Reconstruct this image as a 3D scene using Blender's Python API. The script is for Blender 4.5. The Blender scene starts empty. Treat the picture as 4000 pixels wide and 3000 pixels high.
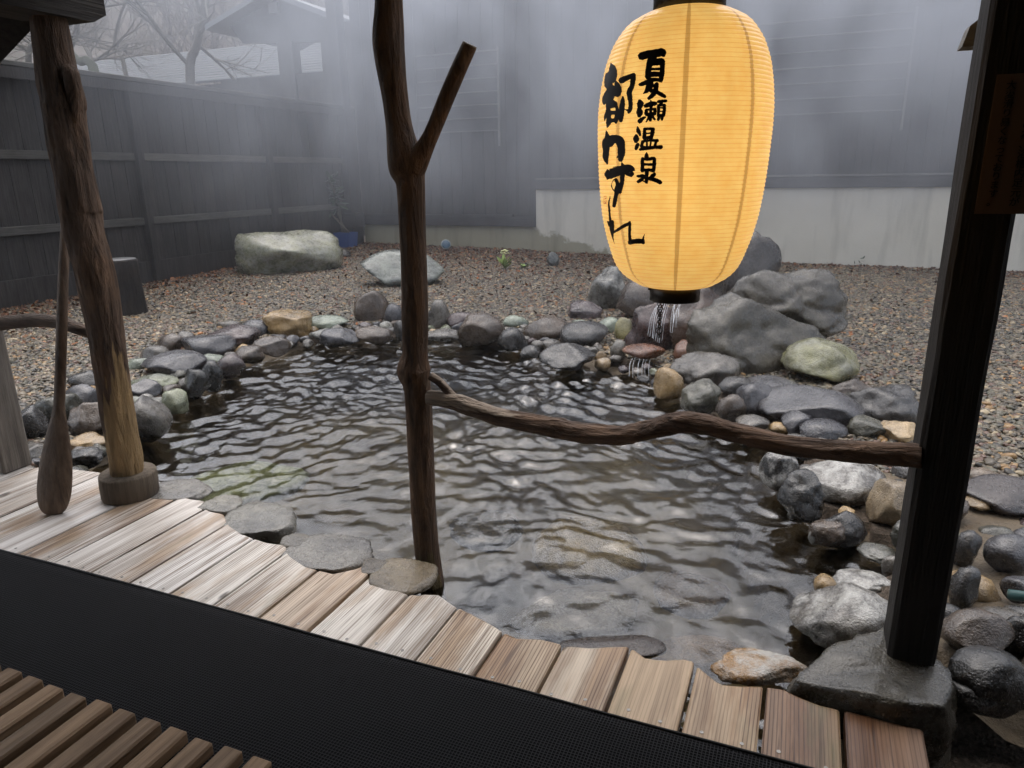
import bpy, bmesh, math, random
import numpy as np
from mathutils import Vector, Matrix, noise as mnoise
random.seed(7); rng = np.random.default_rng(11)
SC = bpy.context.scene; COL = SC.collection
rad = math.radians

# ------------------------------------------------------------------ camera
F = 2780.0; CX, CY = 2000.0, 1500.0            # focal length in pixels of a 4000 px wide frame
PITCH, ROLL, YAW, H = rad(16.4), rad(0.85), rad(22.4), 1.5
FW = np.array([-math.sin(YAW)*math.cos(PITCH), math.cos(YAW)*math.cos(PITCH), -math.sin(PITCH)])
R0 = np.array([math.cos(YAW), math.sin(YAW), 0.0]); U0 = np.cross(R0, FW)
RT = math.cos(ROLL)*R0 - math.sin(ROLL)*U0
UP = math.sin(ROLL)*R0 + math.cos(ROLL)*U0
EYE = np.array([0.0, 0.0, H])
cam = bpy.data.cameras.new('camera'); camo = bpy.data.objects.new('camera', cam); COL.objects.link(camo)
cam.sensor_width = 36.0; cam.lens = 36.0*F/4000.0; cam.clip_start = 0.02; cam.clip_end = 1500
m = Matrix(((RT[0], UP[0], -FW[0], 0), (RT[1], UP[1], -FW[1], 0), (RT[2], UP[2], -FW[2], H), (0, 0, 0, 1)))
camo.matrix_world = m; SC.camera = camo

# ------------------------------------------------------------------ world, sun, exposure
SUN_EL, SUN_AZ = rad(74), rad(-40)             # azimuth from +Y towards +X
w = bpy.data.worlds.new('World'); SC.world = w; w.use_nodes = True
nt = w.node_tree; bg = nt.nodes['Background']
sky = nt.nodes.new('ShaderNodeTexSky'); sky.sky_type = 'NISHITA'; sky.sun_disc = False
sky.sun_elevation = SUN_EL; sky.sun_rotation = SUN_AZ
sky.air_density = 1.0; sky.dust_density = 3.0; sky.ozone_density = 1.0
hs = nt.nodes.new('ShaderNodeHueSaturation'); hs.inputs['Saturation'].default_value = 0.52
nt.links.new(sky.outputs[0], hs.inputs['Color']); nt.links.new(hs.outputs[0], bg.inputs[0]); bg.inputs[1].default_value = 0.15
sl = bpy.data.lights.new('overcast_sun', 'SUN'); sl.energy = 1.5; sl.angle = rad(120); sl.color = (1, 0.945, 0.865)
so = bpy.data.objects.new('overcast_sun', sl); COL.objects.link(so)
sd_ = Vector((math.sin(SUN_AZ)*math.cos(SUN_EL), math.cos(SUN_AZ)*math.cos(SUN_EL), math.sin(SUN_EL)))
so.rotation_euler = sd_.to_track_quat('Z', 'Y').to_euler(); so.location = (0, 0, 30)
vs = SC.view_settings; vs.view_transform = 'Standard'; vs.look = 'None'; vs.exposure = 1.15; vs.gamma = 1.0; vs.use_curve_mapping = False
cy = SC.cycles
cy.use_denoising = True; cy.max_bounces = 5; cy.diffuse_bounces = 3; cy.glossy_bounces = 2; cy.transmission_bounces = 3
cy.transparent_max_bounces = 10; cy.volume_bounces = 1; cy.use_adaptive_sampling = True; cy.adaptive_threshold = 0.02
cy.caustics_reflective = False; cy.caustics_refractive = False; cy.sample_clamp_indirect = 4.0
cy.volume_step_rate = 1.0; cy.volume_max_steps = 64

# ------------------------------------------------------------------ survey helpers: a sight line met with a level, a front or a side plane
def ray(px, py): return FW + RT*(px-CX)/F - UP*(py-CY)/F
def G(px, py, z=0.0): d = ray(px, py); return EYE + d*((z-H)/d[2])
def PY(px, py, Y): d = ray(px, py); return EYE + d*(Y/d[1])
def PX(px, py, X): d = ray(px, py); return EYE + d*(X/d[0])
def depth(p): return float((np.array(p)-EYE) @ FW)
def project(P):
    v = np.asarray(P, float) - EYE; z = v @ FW
    return CX + F*(v @ RT)/z, CY - F*(v @ UP)/z, z

Z_WATER, Z_GRAVEL = -0.15, -0.07
Y_POST, Y_WALL, X_FENCE = 2.2, 13.9, -9.38

# ------------------------------------------------------------------ object helpers
def obj(name, mesh, mat=None, parent=None, smooth=False, **props):
    if isinstance(mesh, MB): mesh = mesh.mesh(name)
    o = bpy.data.objects.new(name, mesh); COL.objects.link(o)
    if mat is not None and len(mesh.materials) == 0: mesh.materials.append(mat)
    if parent is not None: o.parent = parent
    if smooth:
        mesh.polygons.foreach_set('use_smooth', np.ones(len(mesh.polygons), bool)); mesh.update()
    for k, v in props.items(): o[k] = v
    return o
def thing(name, label, cat, loc=(0, 0, 0), group=None):
    o = bpy.data.objects.new(name, None); COL.objects.link(o); o.location = loc; o.empty_display_size = 0.1
    o['label'] = label; o['category'] = cat
    if group: o['group'] = group
    return o
def struct(name, mesh, mat, **k):
    return obj(name, mesh, mat, kind='structure', **k)

class MB:
    def __init__(self): self.v = []; self.f = []
    def add(self, vs, fs):
        n = len(self.v); self.v += [tuple(map(float, p)) for p in vs]; self.f += [tuple(i+n for i in f) for f in fs]; return self
    def box(self, lo, hi, bev=0.0):
        (x0, y0, z0), (x1, y1, z1) = lo, hi
        if bev <= 0:
            return self.add([(x0,y0,z0),(x1,y0,z0),(x1,y1,z0),(x0,y1,z0),(x0,y0,z1),(x1,y0,z1),(x1,y1,z1),(x0,y1,z1)],
                     [(0,3,2,1),(4,5,6,7),(0,1,5,4),(1,2,6,5),(2,3,7,6),(3,0,4,7)])
        bm = bmesh.new(); bmesh.ops.create_cube(bm, size=1.0)
        for v in bm.verts:
            v.co = ((x0+x1)/2 + v.co.x*(x1-x0), (y0+y1)/2 + v.co.y*(y1-y0), (z0+z1)/2 + v.co.z*(z1-z0))
        bmesh.ops.bevel(bm, geom=bm.edges[:], offset=bev, segments=1, affect='EDGES', profile=0.7)
        bm.verts.index_update()
        self.add([v.co[:] for v in bm.verts], [[v.index for v in f.verts] for f in bm.faces]); bm.free(); return self
    def tube(self, path, radii, sides=8, caps=True, amp=0.0, freq=4.0, seed=0, long=0.35, flat=None):
        P = [Vector(p) for p in path]; n = len(P); rings = []
        t0 = (P[1]-P[0]).normalized(); ref = Vector((0, 0, 1)) if abs(t0.z) < 0.9 else Vector((1, 0, 0))
        a = t0.cross(ref).normalized()
        for i in range(n):
            t = (P[min(i+1, n-1)]-P[max(i-1, 0)]).normalized()
            a = (a - t*a.dot(t)).normalized(); b = t.cross(a)
            r = []
            for k in range(sides):
                an = 2*math.pi*k/sides; d = a*math.cos(an) + b*math.sin(an); rr = radii[i]
                if amp:
                    s = len(P); arc = i*long
                    rr *= 1 + amp*(mnoise.noise(Vector((math.cos(an)*freq*0.5+seed*7.3, math.sin(an)*freq*0.5, arc*freq*0.12))) +
                                   0.6*mnoise.noise(Vector((math.cos(an)*freq*1.4, math.sin(an)*freq*1.4+seed*3.1, arc*freq*0.3))) +
                                   0.7*abs(mnoise.noise(Vector((math.cos(an)*freq*2.6, math.sin(an)*freq*2.6+seed, arc*freq*0.16)))))
                r.append(P[i] + d*rr)
            rings.append(r)
        vs = [v for r in rings for v in r]; fs = []
        for i in range(n-1):
            for k in range(sides):
                k2 = (k+1) % sides
                fs.append((i*sides+k, i*sides+k2, (i+1)*sides+k2, (i+1)*sides+k))
        if caps: fs.append(tuple(range(sides-1, -1, -1))); fs.append(tuple((n-1)*sides+k for k in range(sides)))
        return self.add(vs, fs)
    def mesh(self, name):
        me = bpy.data.meshes.new(name); me.from_pydata(self.v, [], self.f); me.update(); return me

def spline(pts, n):
    """Catmull-Rom through points with any number of columns"""
    P = np.array(pts, float); P = np.vstack([2*P[0]-P[1], P, 2*P[-1]-P[-2]]); out = []
    segs = len(P)-3
    for i in range(n):
        t = i/(n-1)*segs; k = min(int(t), segs-1); t -= k
        a, b, c, d = P[k], P[k+1], P[k+2], P[k+3]
        out.append(0.5*((2*b) + (c-a)*t + (2*a-5*b+4*c-d)*t*t + (3*b-a-3*c+d)*t**3))
    return np.array(out)

def grid_mesh(name, X, Y, Z, keep=None):
    ny, nx = X.shape
    co = np.stack([X, Y, Z], -1).reshape(-1, 3)
    i = np.arange((ny-1)*(nx-1)); r, c = i//(nx-1), i % (nx-1)
    q = np.stack([r*nx+c, r*nx+c+1, (r+1)*nx+c+1, (r+1)*nx+c], -1)
    if keep is not None: q = q[keep.reshape(-1)[q].any(1)]
    used = np.unique(q); remap = np.zeros(len(co), int); remap[used] = np.arange(len(used)); co = co[used]; q = remap[q]
    me = bpy.data.meshes.new(name); me.vertices.add(len(co)); me.vertices.foreach_set('co', co.astype(np.float32).ravel())
    me.loops.add(len(q)*4); me.loops.foreach_set('vertex_index', q.astype(np.int32).ravel())
    me.polygons.add(len(q)); me.polygons.foreach_set('loop_start', np.arange(0, len(q)*4, 4, dtype=np.int32))
    me.polygons.foreach_set('loop_total', np.full(len(q), 4, np.int32))
    me.update(calc_edges=True); me.validate(); return me

# ------------------------------------------------------------------ materials
class Mat:
    def __init__(self, name, rough=0.6, spec=0.5):
        self.m = bpy.data.materials.new(name); self.m.use_nodes = True; self.nt = self.m.node_tree
        self.b = self.nt.nodes['Principled BSDF']; self.b.inputs['Roughness'].default_value = rough
        self.b.inputs['Specular IOR Level'].default_value = spec
        self.tc = None
    def n(self, t, **k):
        x = self.nt.nodes.new(t)
        for a, v in k.items(): setattr(x, a, v)
        return x
    def link(self, a, b): self.nt.links.new(a, b)
    def set(self, sock, v):
        if hasattr(v, 'is_linked') or isinstance(v, bpy.types.NodeSocket): self.link(v, sock)
        else: sock.default_value = v
    def coord(self, kind='Object', scale=(1, 1, 1), rot=(0, 0, 0), rnd=False):
        if self.tc is None: self.tc = self.n('ShaderNodeTexCoord')
        mp = self.n('ShaderNodeMapping'); mp.inputs['Scale'].default_value = scale; mp.inputs['Rotation'].default_value = rot
        self.link(self.tc.outputs[kind], mp.inputs['Vector'])
        if rnd:
            oi = self.n('ShaderNodeObjectInfo'); v = self.n('ShaderNodeVectorMath', operation='SCALE'); v.inputs[0].default_value = (37, 53, 29)
            self.link(oi.outputs['Random'], v.inputs['Scale']); self.link(v.outputs[0], mp.inputs['Location'])
        return mp.outputs[0]
    def noise(self, co, scale, detail=4, rough=0.55, dist=0.0):
        x = self.n('ShaderNodeTexNoise'); self.link(co, x.inputs['Vector'])
        x.inputs['Scale'].default_value = scale; x.inputs['Detail'].default_value = detail; x.inputs['Roughness'].default_value = rough; x.inputs['Distortion'].default_value = dist
        return x.outputs['Fac']
    def ramp(self, fac, stops):
        x = self.n('ShaderNodeValToRGB'); self.link(fac, x.inputs[0]); e = x.color_ramp.elements
        while len(e) < len(stops): e.new(0.5)
        for s, (p, c) in zip(e, stops):
            s.position = p; s.color = (c, c, c, 1) if isinstance(c, (int, float)) else (*c, 1)
        return x.outputs[0]
    def mix(self, fac, a, b, mode='MIX'):
        x = self.n('ShaderNodeMix', data_type='RGBA', blend_type=mode)
        self.set(x.inputs[0], fac)
        for s, v in ((x.inputs[6], a), (x.inputs[7], b)):
            if isinstance(v, bpy.types.NodeSocket): self.link(v, s)
            elif isinstance(v, (int, float)): s.default_value = (v, v, v, 1)
            else: s.default_value = (*v, 1)
        return x.outputs[2]
    def math(self, op, a, b=0.0, clamp=False):
        x = self.n('ShaderNodeMath', operation=op, use_clamp=clamp); self.set(x.inputs[0], a); self.set(x.inputs[1], b); return x.outputs[0]
    def bump(self, hgt, dist=0.01, strength=1.0, prev=None):
        x = self.n('ShaderNodeBump'); x.inputs['Strength'].default_value = strength; x.inputs['Distance'].default_value = dist
        self.link(hgt, x.inputs['Height'])
        if prev is not None: self.link(prev, x.inputs['Normal'])
        return x.outputs[0]
    def col(self, c): self.set(self.b.inputs['Base Color'], c if isinstance(c, bpy.types.NodeSocket) else (*c, 1)); return self
    def rgh(self, r): self.set(self.b.inputs['Roughness'], r); return self
    def nrm(self, s): self.link(s, self.b.inputs['Normal']); return self
    def info(self): return self.n('ShaderNodeObjectInfo')

def m_rock():
    M = Mat('wet_rock', 0.42, 0.55); oi = M.info(); M.b.inputs['Coat Weight'].default_value = 0.45; M.b.inputs['Coat Roughness'].default_value = 0.22; c = M.coord('Object', rnd=True)
    big = M.noise(c, 4.5, 3, 0.6); mid = M.noise(c, 22, 4, 0.7); fine = M.noise(c, 130, 2, 0.7)
    base = M.mix(M.ramp(big, [(0.35, 0), (0.7, 1)]), M.mix(1, oi.outputs['Color'], (0.34, 0.33, 0.33), 'MULTIPLY'), M.mix(1, oi.outputs['Color'], (0.88, 0.84, 0.78), 'MULTIPLY'))
    base = M.mix(M.ramp(mid, [(0.3, 0.75), (0.5, 0.0)]), base, M.mix(1, base, (0.55, 0.53, 0.50), 'MULTIPLY'))
    base = M.mix(M.ramp(fine, [(0.56, 0), (0.74, 0.55)]), base, M.mix(1, base, (1.9, 1.85, 1.75), 'MULTIPLY'))
    # mineral bloom, stronger where the stone's own colour asks for it (alpha below 1)
    bl = M.math('MULTIPLY', M.ramp(M.noise(c, 7, 6, 0.75), [(0.45, 0), (0.62, 1)]), M.math('SUBTRACT', 1.0, oi.outputs['Alpha']))
    base = M.mix(bl, base, (0.47, 0.46, 0.43))
    M.col(base)
    M.rgh(M.ramp(mid, [(0.3, 0.16), (0.7, 0.40)]))
    h = M.math('ADD', M.math('MULTIPLY', mid, 0.6), M.math('MULTIPLY', fine, 0.4))
    vor = M.n('ShaderNodeTexVoronoi'); M.link(c, vor.inputs['Vector']); vor.inputs['Scale'].default_value = 60
    pores = M.ramp(vor.outputs['Distance'], [(0.05, 0.0), (0.3, 1.0)])
    M.nrm(M.bump(pores, 0.003, 0.6, M.bump(h, 0.016, 0.85))); return M.m

def m_plank():
    M = Mat('weathered_plank', 0.5, 0.5); oi = M.info(); c = M.coord('Object', scale=(1, 0.055, 1), rnd=True)
    warp = M.noise(M.coord('Object', scale=(1, 0.25, 1), rnd=True), 3.2, 2, 0.5)
    rings = M.n('ShaderNodeTexNoise'); M.link(c, rings.inputs['Vector']); rings.inputs['Scale'].default_value = 26; rings.inputs['Detail'].default_value = 3; rings.inputs['Distortion'].default_value = 0.5
    wv = M.n('ShaderNodeTexWave', wave_type='BANDS', bands_direction='X'); M.link(M.coord('Object', scale=(1, 0.06, 1), rnd=True), wv.inputs['Vector'])
    wv.inputs['Scale'].default_value = 30; wv.inputs['Distortion'].default_value = 26; wv.inputs['Detail'].default_value = 3; wv.inputs['Detail Scale'].default_value = 0.16; wv.inputs['Detail Roughness'].default_value = 0.45
    late = M.math('ADD', M.math('MULTIPLY', M.ramp(wv.outputs['Fac'], [(0.70, 0), (0.97, 1)]), 0.45), M.math('MULTIPLY', M.ramp(M.noise(M.coord('Object', scale=(1, 0.022, 1), rnd=True), 85, 3, 0.6, 0.3), [(0.54, 0), (0.66, 1)]), 0.6))
    grain = M.math('SUBTRACT', M.math('ADD', M.math('MULTIPLY', rings.outputs[0], 0.45), 0.30), M.math('MULTIPLY', late, M.math('MULTIPLY', M.ramp(warp, [(0.36, 0.2), (0.60, 1)]), 0.36)))
    fine = M.noise(M.coord('Object', scale=(1, 0.02, 1), rnd=True), 150, 2, 0.7)
    pale = M.mix(1, oi.outputs['Color'], (1.22, 1.21, 1.20), 'MULTIPLY'); dk = M.mix(1, oi.outputs['Color'], (0.38, 0.30, 0.235), 'MULTIPLY')
    b = M.mix(M.ramp(grain, [(0.34, 1), (0.56, 0)]), pale, dk)
    stain = M.noise(M.coord('Object', scale=(1, 0.16, 1), rnd=True), 5.5, 5, 0.65)
    b = M.mix(M.ramp(stain, [(0.48, 0), (0.60, 0.85)]), b, M.mix(1, b, (0.58, 0.42, 0.27), 'MULTIPLY'))
    moss = M.noise(M.coord('Object', scale=(1, 0.3, 1), rnd=True), 4.0, 4, 0.7)
    b = M.mix(M.ramp(moss, [(0.60, 0), (0.74, 0.45)]), b, (0.16, 0.165, 0.07))
    b = M.mix(M.ramp(fine, [(0.33, 0.45), (0.46, 0)]), b, M.mix(1, b, (0.6, 0.55, 0.5), 'MULTIPLY'))
    kv = M.n('ShaderNodeTexVoronoi'); M.link(M.coord('Object', scale=(1, 0.45, 1), rnd=True), kv.inputs['Vector']); kv.inputs['Scale'].default_value = 3.4
    b = M.mix(M.ramp(kv.outputs['Distance'], [(0.0, 0.9), (0.035, 0.75), (0.06, 0.0)]), b, (0.045, 0.028, 0.018))
    M.col(b).rgh(M.ramp(stain, [(0.3, 0.52), (0.7, 0.34)]))
    M.nrm(M.bump(fine, 0.0015, 0.5, M.bump(grain, 0.002, 0.6))); return M.m

def m_wood(name, c0, c1, axis='Z', rough=0.7, scale=1.0, gr=0.06, stain=None):
    """sawn or bark-covered timber with grain along one axis of the object"""
    M = Mat(name, rough, 0.3); s = {'X': (gr, 1, 1), 'Y': (1, gr, 1), 'Z': (1, 1, gr)}[axis]
    c = M.coord('Object', scale=s, rnd=True); g = M.noise(c, 40*scale, 4, 0.65); f = M.noise(c, 160*scale, 2, 0.6)
    bl = M.noise(M.coord('Object', rnd=True), 3.0, 4, 0.6)
    b = M.mix(M.ramp(g, [(0.3, 0), (0.68, 1)]), c0, c1)
    b = M.mix(M.ramp(bl, [(0.4, 0), (0.7, 0.6)]), b, M.mix(1, b, (0.6, 0.58, 0.56), 'MULTIPLY'))
    oi = M.info(); b = M.mix(1, b, M.mix(oi.outputs['Random'], (0.75, 0.75, 0.76), (1.18, 1.15, 1.12)), 'MULTIPLY')
    M.col(b); M.nrm(M.bump(g, 0.01, 0.6, M.bump(f, 0.003, 0.6))); return M.m

def m_bark(name, dark, light, bare=None, side=(1, 0, 0), lo=0.2, hi=0.5, horizontal=False):
    M = Mat(name, 0.75, 0.3); s = (1, 1, 0.16) if not horizontal else (0.12, 1, 1)
    c = M.coord('Object', scale=s); g = M.noise(c, 26, 5, 0.7, 0.6); f = M.noise(c, 120, 3, 0.6)
    b = M.mix(M.ramp(g, [(0.32, 0), (0.66, 1)]), dark, light)
    b = M.mix(M.ramp(M.noise(M.coord('Object'), 5, 3, 0.6), [(0.45, 0), (0.7, 0.7)]), b, M.mix(1, b, (1.5, 1.35, 1.15), 'MULTIPLY'))
    if bare:
        geo = M.n('ShaderNodeNewGeometry'); d = M.n('ShaderNodeVectorMath', operation='DOT_PRODUCT'); M.link(geo.outputs['Normal'], d.inputs[0]); d.inputs[1].default_value = side
        sep = M.n('ShaderNodeSeparateXYZ'); M.link(M.tc.outputs['Object'], sep.inputs[0])
        hgt = M.math('MULTIPLY', M.math('SUBTRACT', hi, sep.outputs[2]), 1.3) if not horizontal else M.math('MULTIPLY', M.math('SUBTRACT', hi, sep.outputs[0]), 1.1)
        k = M.math('ADD', M.math('ADD', M.math('MULTIPLY', d.outputs['Value'], 0.35), hgt), M.math('MULTIPLY', M.math('SUBTRACT', M.noise(M.coord('Object', scale=s), 5, 5, 0.65), 0.5), 2.2))
        wood = M.mix(M.ramp(M.noise(M.coord('Object', scale=tuple(q*0.7 for q in s)), 50, 4, 0.7), [(0.3, 0), (0.7, 1)]), tuple(x*0.5 for x in bare), bare)
        b = M.mix(M.ramp(k, [(lo, 0), (lo+0.06, 1)]), b, wood)
    M.col(b); M.nrm(M.bump(g, 0.03, 1.0, M.bump(f, 0.008, 0.7))); return M.m

def m_plain(name, c, rough=0.6, spec=0.4, var=0.25, sc=8, bump=0.0, metal=0.0):
    M = Mat(name, rough, spec); co = M.coord('Object', rnd=True); f = M.noise(co, sc, 5, 0.65)
    M.col(M.mix(f, tuple(x*(1-var) for x in c), tuple(x*(1+var) for x in c)))
    M.b.inputs['Metallic'].default_value = metal
    if bump: M.nrm(M.bump(M.noise(co, sc*5, 4, 0.6), bump, 0.7))
    return M.m

def m_concrete():
    M = Mat('board_marked_concrete', 0.85, 0.3); c = M.coord('Object')
    b = M.mix(M.noise(c, 1.1, 5, 0.6), (0.50, 0.47, 0.40), (0.68, 0.65, 0.57))
    b = M.mix(M.ramp(M.noise(M.coord('Object', scale=(1, 1, 0.15)), 3.5, 4, 0.6), [(0.5, 0), (0.75, 0.45)]), b, (0.24, 0.235, 0.20))
    sep = M.n('ShaderNodeSeparateXYZ'); M.link(M.tc.outputs['Object'], sep.inputs[0])
    # damp tide mark creeping up from the soil along the left part
    damp = M.math('ADD', M.math('MULTIPLY', M.math('SUBTRACT', 0.55, sep.outputs[2]), 3.0), M.math('MULTIPLY', M.math('SUBTRACT', -3.2, sep.outputs[0]), 0.9))
    damp = M.math('ADD', M.math('MINIMUM', damp, 1.4), M.math('MULTIPLY', M.math('SUBTRACT', M.noise(c, 2.2, 5, 0.65), 0.5), 2.4))
    b = M.mix(M.ramp(damp, [(0.1, 0), (0.35, 1)]), b, M.mix(1, b, (0.50, 0.49, 0.41), 'MULTIPLY'))
    M.col(b); M.nrm(M.bump(M.noise(c, 30, 4, 0.6), 0.006, 0.5)); return M.m

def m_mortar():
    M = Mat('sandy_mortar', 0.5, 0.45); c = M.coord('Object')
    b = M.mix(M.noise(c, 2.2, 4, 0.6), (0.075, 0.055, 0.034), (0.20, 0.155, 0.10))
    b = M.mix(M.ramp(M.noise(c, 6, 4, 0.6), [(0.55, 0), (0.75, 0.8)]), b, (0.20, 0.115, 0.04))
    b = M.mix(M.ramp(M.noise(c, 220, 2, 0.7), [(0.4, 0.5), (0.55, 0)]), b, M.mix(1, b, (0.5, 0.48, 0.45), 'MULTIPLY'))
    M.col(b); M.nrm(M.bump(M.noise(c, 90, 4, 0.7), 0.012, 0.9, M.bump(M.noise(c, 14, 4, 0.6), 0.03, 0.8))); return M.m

def m_bed():
    M = Mat('pool_bed', 0.8, 0.2); c = M.coord('Object')
    b = M.mix(M.ramp(M.noise(c, 1.3, 3, 0.6), [(0.4, 0), (0.62, 1)]), (0.10, 0.080, 0.050), (0.22, 0.19, 0.125))
    v = M.n('ShaderNodeTexVoronoi', feature='F1'); M.link(c, v.inputs['Vector']); v.inputs['Scale'].default_value = 3.2
    b = M.mix(M.ramp(v.outputs['Distance'], [(0.28, 0.55), (0.5, 0)]), b, (0.14, 0.13, 0.10))
    M.col(b); return M.m

def m_water():
    M = Mat('spring_water'); nt = M.nt; nt.nodes.remove(M.b); out = nt.nodes['Material Output']
    c = M.coord('Object'); n1 = M.noise(c, 9, 3, 0.55, 0.4); n2 = M.noise(c, 34, 3, 0.6)
    bp = M.bump(n2, 0.004, 0.3, M.bump(n1, 0.012, 0.3))
    fr = M.n('ShaderNodeFresnel'); fr.inputs['IOR'].default_value = 1.8; M.link(bp, fr.inputs['Normal'])
    gl = M.n('ShaderNodeBsdfGlossy'); gl.inputs['Roughness'].default_value = 0.0; gl.inputs['Color'].default_value = (1, 1, 1, 1); M.link(bp, gl.inputs['Normal'])
    tr = M.n('ShaderNodeBsdfTransparent'); tr.inputs['Color'].default_value = (0.62, 0.585, 0.49, 1)
    mx = M.n('ShaderNodeMixShader'); M.link(fr.outputs[0], mx.inputs[0]); M.link(tr.outputs[0], mx.inputs[1]); M.link(gl.outputs[0], mx.inputs[2])
    M.link(mx.outputs[0], out.inputs[0]); return M.m

def m_gravel():
    M = Mat('wet_pebbles', 0.35, 0.5)
    at = M.n('ShaderNodeAttribute', attribute_type='INSTANCER', attribute_name='tint')
    b = M.ramp(at.outputs['Fac'], [(0.0, (0.028, 0.025, 0.021)), (0.20, (0.070, 0.060, 0.046)), (0.40, (0.125, 0.102, 0.074)), (0.56, (0.085, 0.080, 0.060)), (0.72, (0.095, 0.058, 0.044)), (0.80, (0.155, 0.130, 0.095)), (0.88, (0.20, 0.125, 0.055)), (0.93, (0.26, 0.215, 0.145)), (0.97, (0.32, 0.14, 0.05)), (0.985, (0.45, 0.41, 0.34))])
    b.node.color_ramp.interpolation = 'CONSTANT'
    c = M.coord('Object'); M.col(M.mix(M.noise(c, 1.2, 3, 0.6), M.mix(1, b, (0.82, 0.79, 0.74), 'MULTIPLY'), M.mix(1, b, (1.55, 1.48, 1.36), 'MULTIPLY'))); return M.m

def m_soil():
    M = Mat('earth', 0.9, 0.2); c = M.coord('Object')
    b = M.mix(M.noise(c, 3, 5, 0.6), (0.035, 0.028, 0.022), (0.085, 0.068, 0.05))
    b = M.mix(M.ramp(M.noise(c, 60, 3, 0.7), [(0.45, 0), (0.6, 0.8)]), b, (0.12, 0.09, 0.07))
    M.col(b); M.nrm(M.bump(M.noise(c, 45, 4, 0.6), 0.03, 0.8)); return M.m

def m_hill():
    M = Mat('winter_hillside', 0.95, 0.1); c = M.coord('Object')
    b = M.mix(M.noise(c, 0.25, 6, 0.65), (0.045, 0.034, 0.025), (0.11, 0.085, 0.064))
    b = M.mix(M.ramp(M.noise(c, 1.6, 4, 0.7), [(0.5, 0), (0.68, 0.8)]), b, (0.06, 0.065, 0.035))
    M.col(b); return M.m

ROCK, PLANK = m_rock(), m_plank()
FENCE = m_wood('dark_stained_board', (0.020, 0.018, 0.017), (0.050, 0.046, 0.043), 'Z', 0.75)
WALLB = m_wood('dark_wall_board', (0.028, 0.027, 0.028), (0.050, 0.048, 0.050), 'Z', 0.8)
RAILW = m_wood('grey_stained_rail', (0.055, 0.052, 0.046), (0.105, 0.10, 0.088), 'Y', 0.75)
SILLW = m_wood('sill_timber', (0.035, 0.034, 0.036), (0.06, 0.058, 0.06), 'X', 0.75)
SLATW = m_wood('pale_slat', (0.10, 0.10, 0.10), (0.17, 0.168, 0.16), 'X', 0.7)
POSTW = m_wood('blackened_post', (0.007, 0.006, 0.005), (0.022, 0.018, 0.015), 'Z', 0.7)
BEAMW = m_wood('sooty_beam', (0.020, 0.018, 0.016), (0.06, 0.053, 0.047), 'Y', 0.8)
GREYW = m_wood('weathered_beam_end', (0.16, 0.155, 0.15), (0.34, 0.33, 0.315), 'X', 0.8)
DUCKW = m_wood('cedar_slat', (0.16, 0.10, 0.055), (0.33, 0.225, 0.135), 'Y', 0.6)
LOGBASE = m_wood('grey_brown_log', (0.085, 0.066, 0.048), (0.19, 0.155, 0.115), 'Z', 0.75)
PADW = m_wood('dark_paddle_wood', (0.075, 0.050, 0.034), (0.20, 0.14, 0.095), 'Z', 0.5, gr=0.05)
CONC, MORTAR = m_concrete(), m_mortar()

# ------------------------------------------------------------------ pool outline (water's edge) and rim distance
EDGE_PX = [(560,1760),(600,1690),(651,1630),(730,1580),(832,1536),(897,1486),(962,1435),(1026,1388),(1160,1374),(1258,1350),(1400,1342),(1571,1328),(1678,1330),(1799,1335),(1944,1351),(2027,1368),(2115,1394),(2229,1440),(2317,1450),(2389,1464),(2447,1492),(2548,1521),(2600,1550),(2664,1570),(2736,1623),(2830,1650),(2900,1690),(2960,1760),(2978,1830),(3035,1925),(3071,2006),(3134,2079),(3210,2128),(3306,2155),(3375,2187),(3260,2290),(3189,2350),(3112,2440),(3125,2504),(3144,2580)]
edge = [tuple(G(x, y, Z_WATER)[:2]) for x, y in EDGE_PX]
edge += [(edge[-1][0]-0.1, 1.9), (-3.3, 1.95), (-3.55, 2.15)]
EDGE = np.array(edge)
def sdist(P):
    """signed distance to the pool outline, negative inside"""
    P = np.asarray(P, float).reshape(-1, 2); A = EDGE; B = np.roll(EDGE, -1, 0)
    d = np.full(len(P), 1e9); ins = np.zeros(len(P), bool)
    for a, b in zip(A, B):
        e = b-a; t = np.clip(((P-a) @ e)/(e @ e), 0, 1); q = P-a-t[:, None]*e
        d = np.minimum(d, (q*q).sum(1))
        c = ((a[1] > P[:, 1]) != (b[1] > P[:, 1]))
        xx = a[0] + (P[:, 1]-a[1])*(b[0]-a[0])/(b[1]-a[1]+1e-12); ins ^= c & (P[:, 0] < xx)
    d = np.sqrt(d); return np.where(ins, -d, d)
def vnoise(X, Y, f, s=0):
    """smooth numpy value noise 0..1"""
    x, y = X*f, Y*f; xi, yi = np.floor(x).astype(int), np.floor(y).astype(int); xf, yf = x-xi, y-yi
    h = lambda i, j: ((np.sin(i*127.1 + j*311.7 + s*74.7)*43758.5453) % 1.0)
    u, v = xf*xf*(3-2*xf), yf*yf*(3-2*yf)
    return (h(xi, yi)*(1-u) + h(xi+1, yi)*u)*(1-v) + (h(xi, yi+1)*(1-u) + h(xi+1, yi+1)*u)*v
def ground_z(X, Y):
    z = Z_GRAVEL + 0.05*(vnoise(X, Y, 0.7)-0.5)
    far = np.clip((Y-6)/8.0, 0, 1.2)
    return z + far*(-0.016*(X+1.8) - 0.01)

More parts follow.
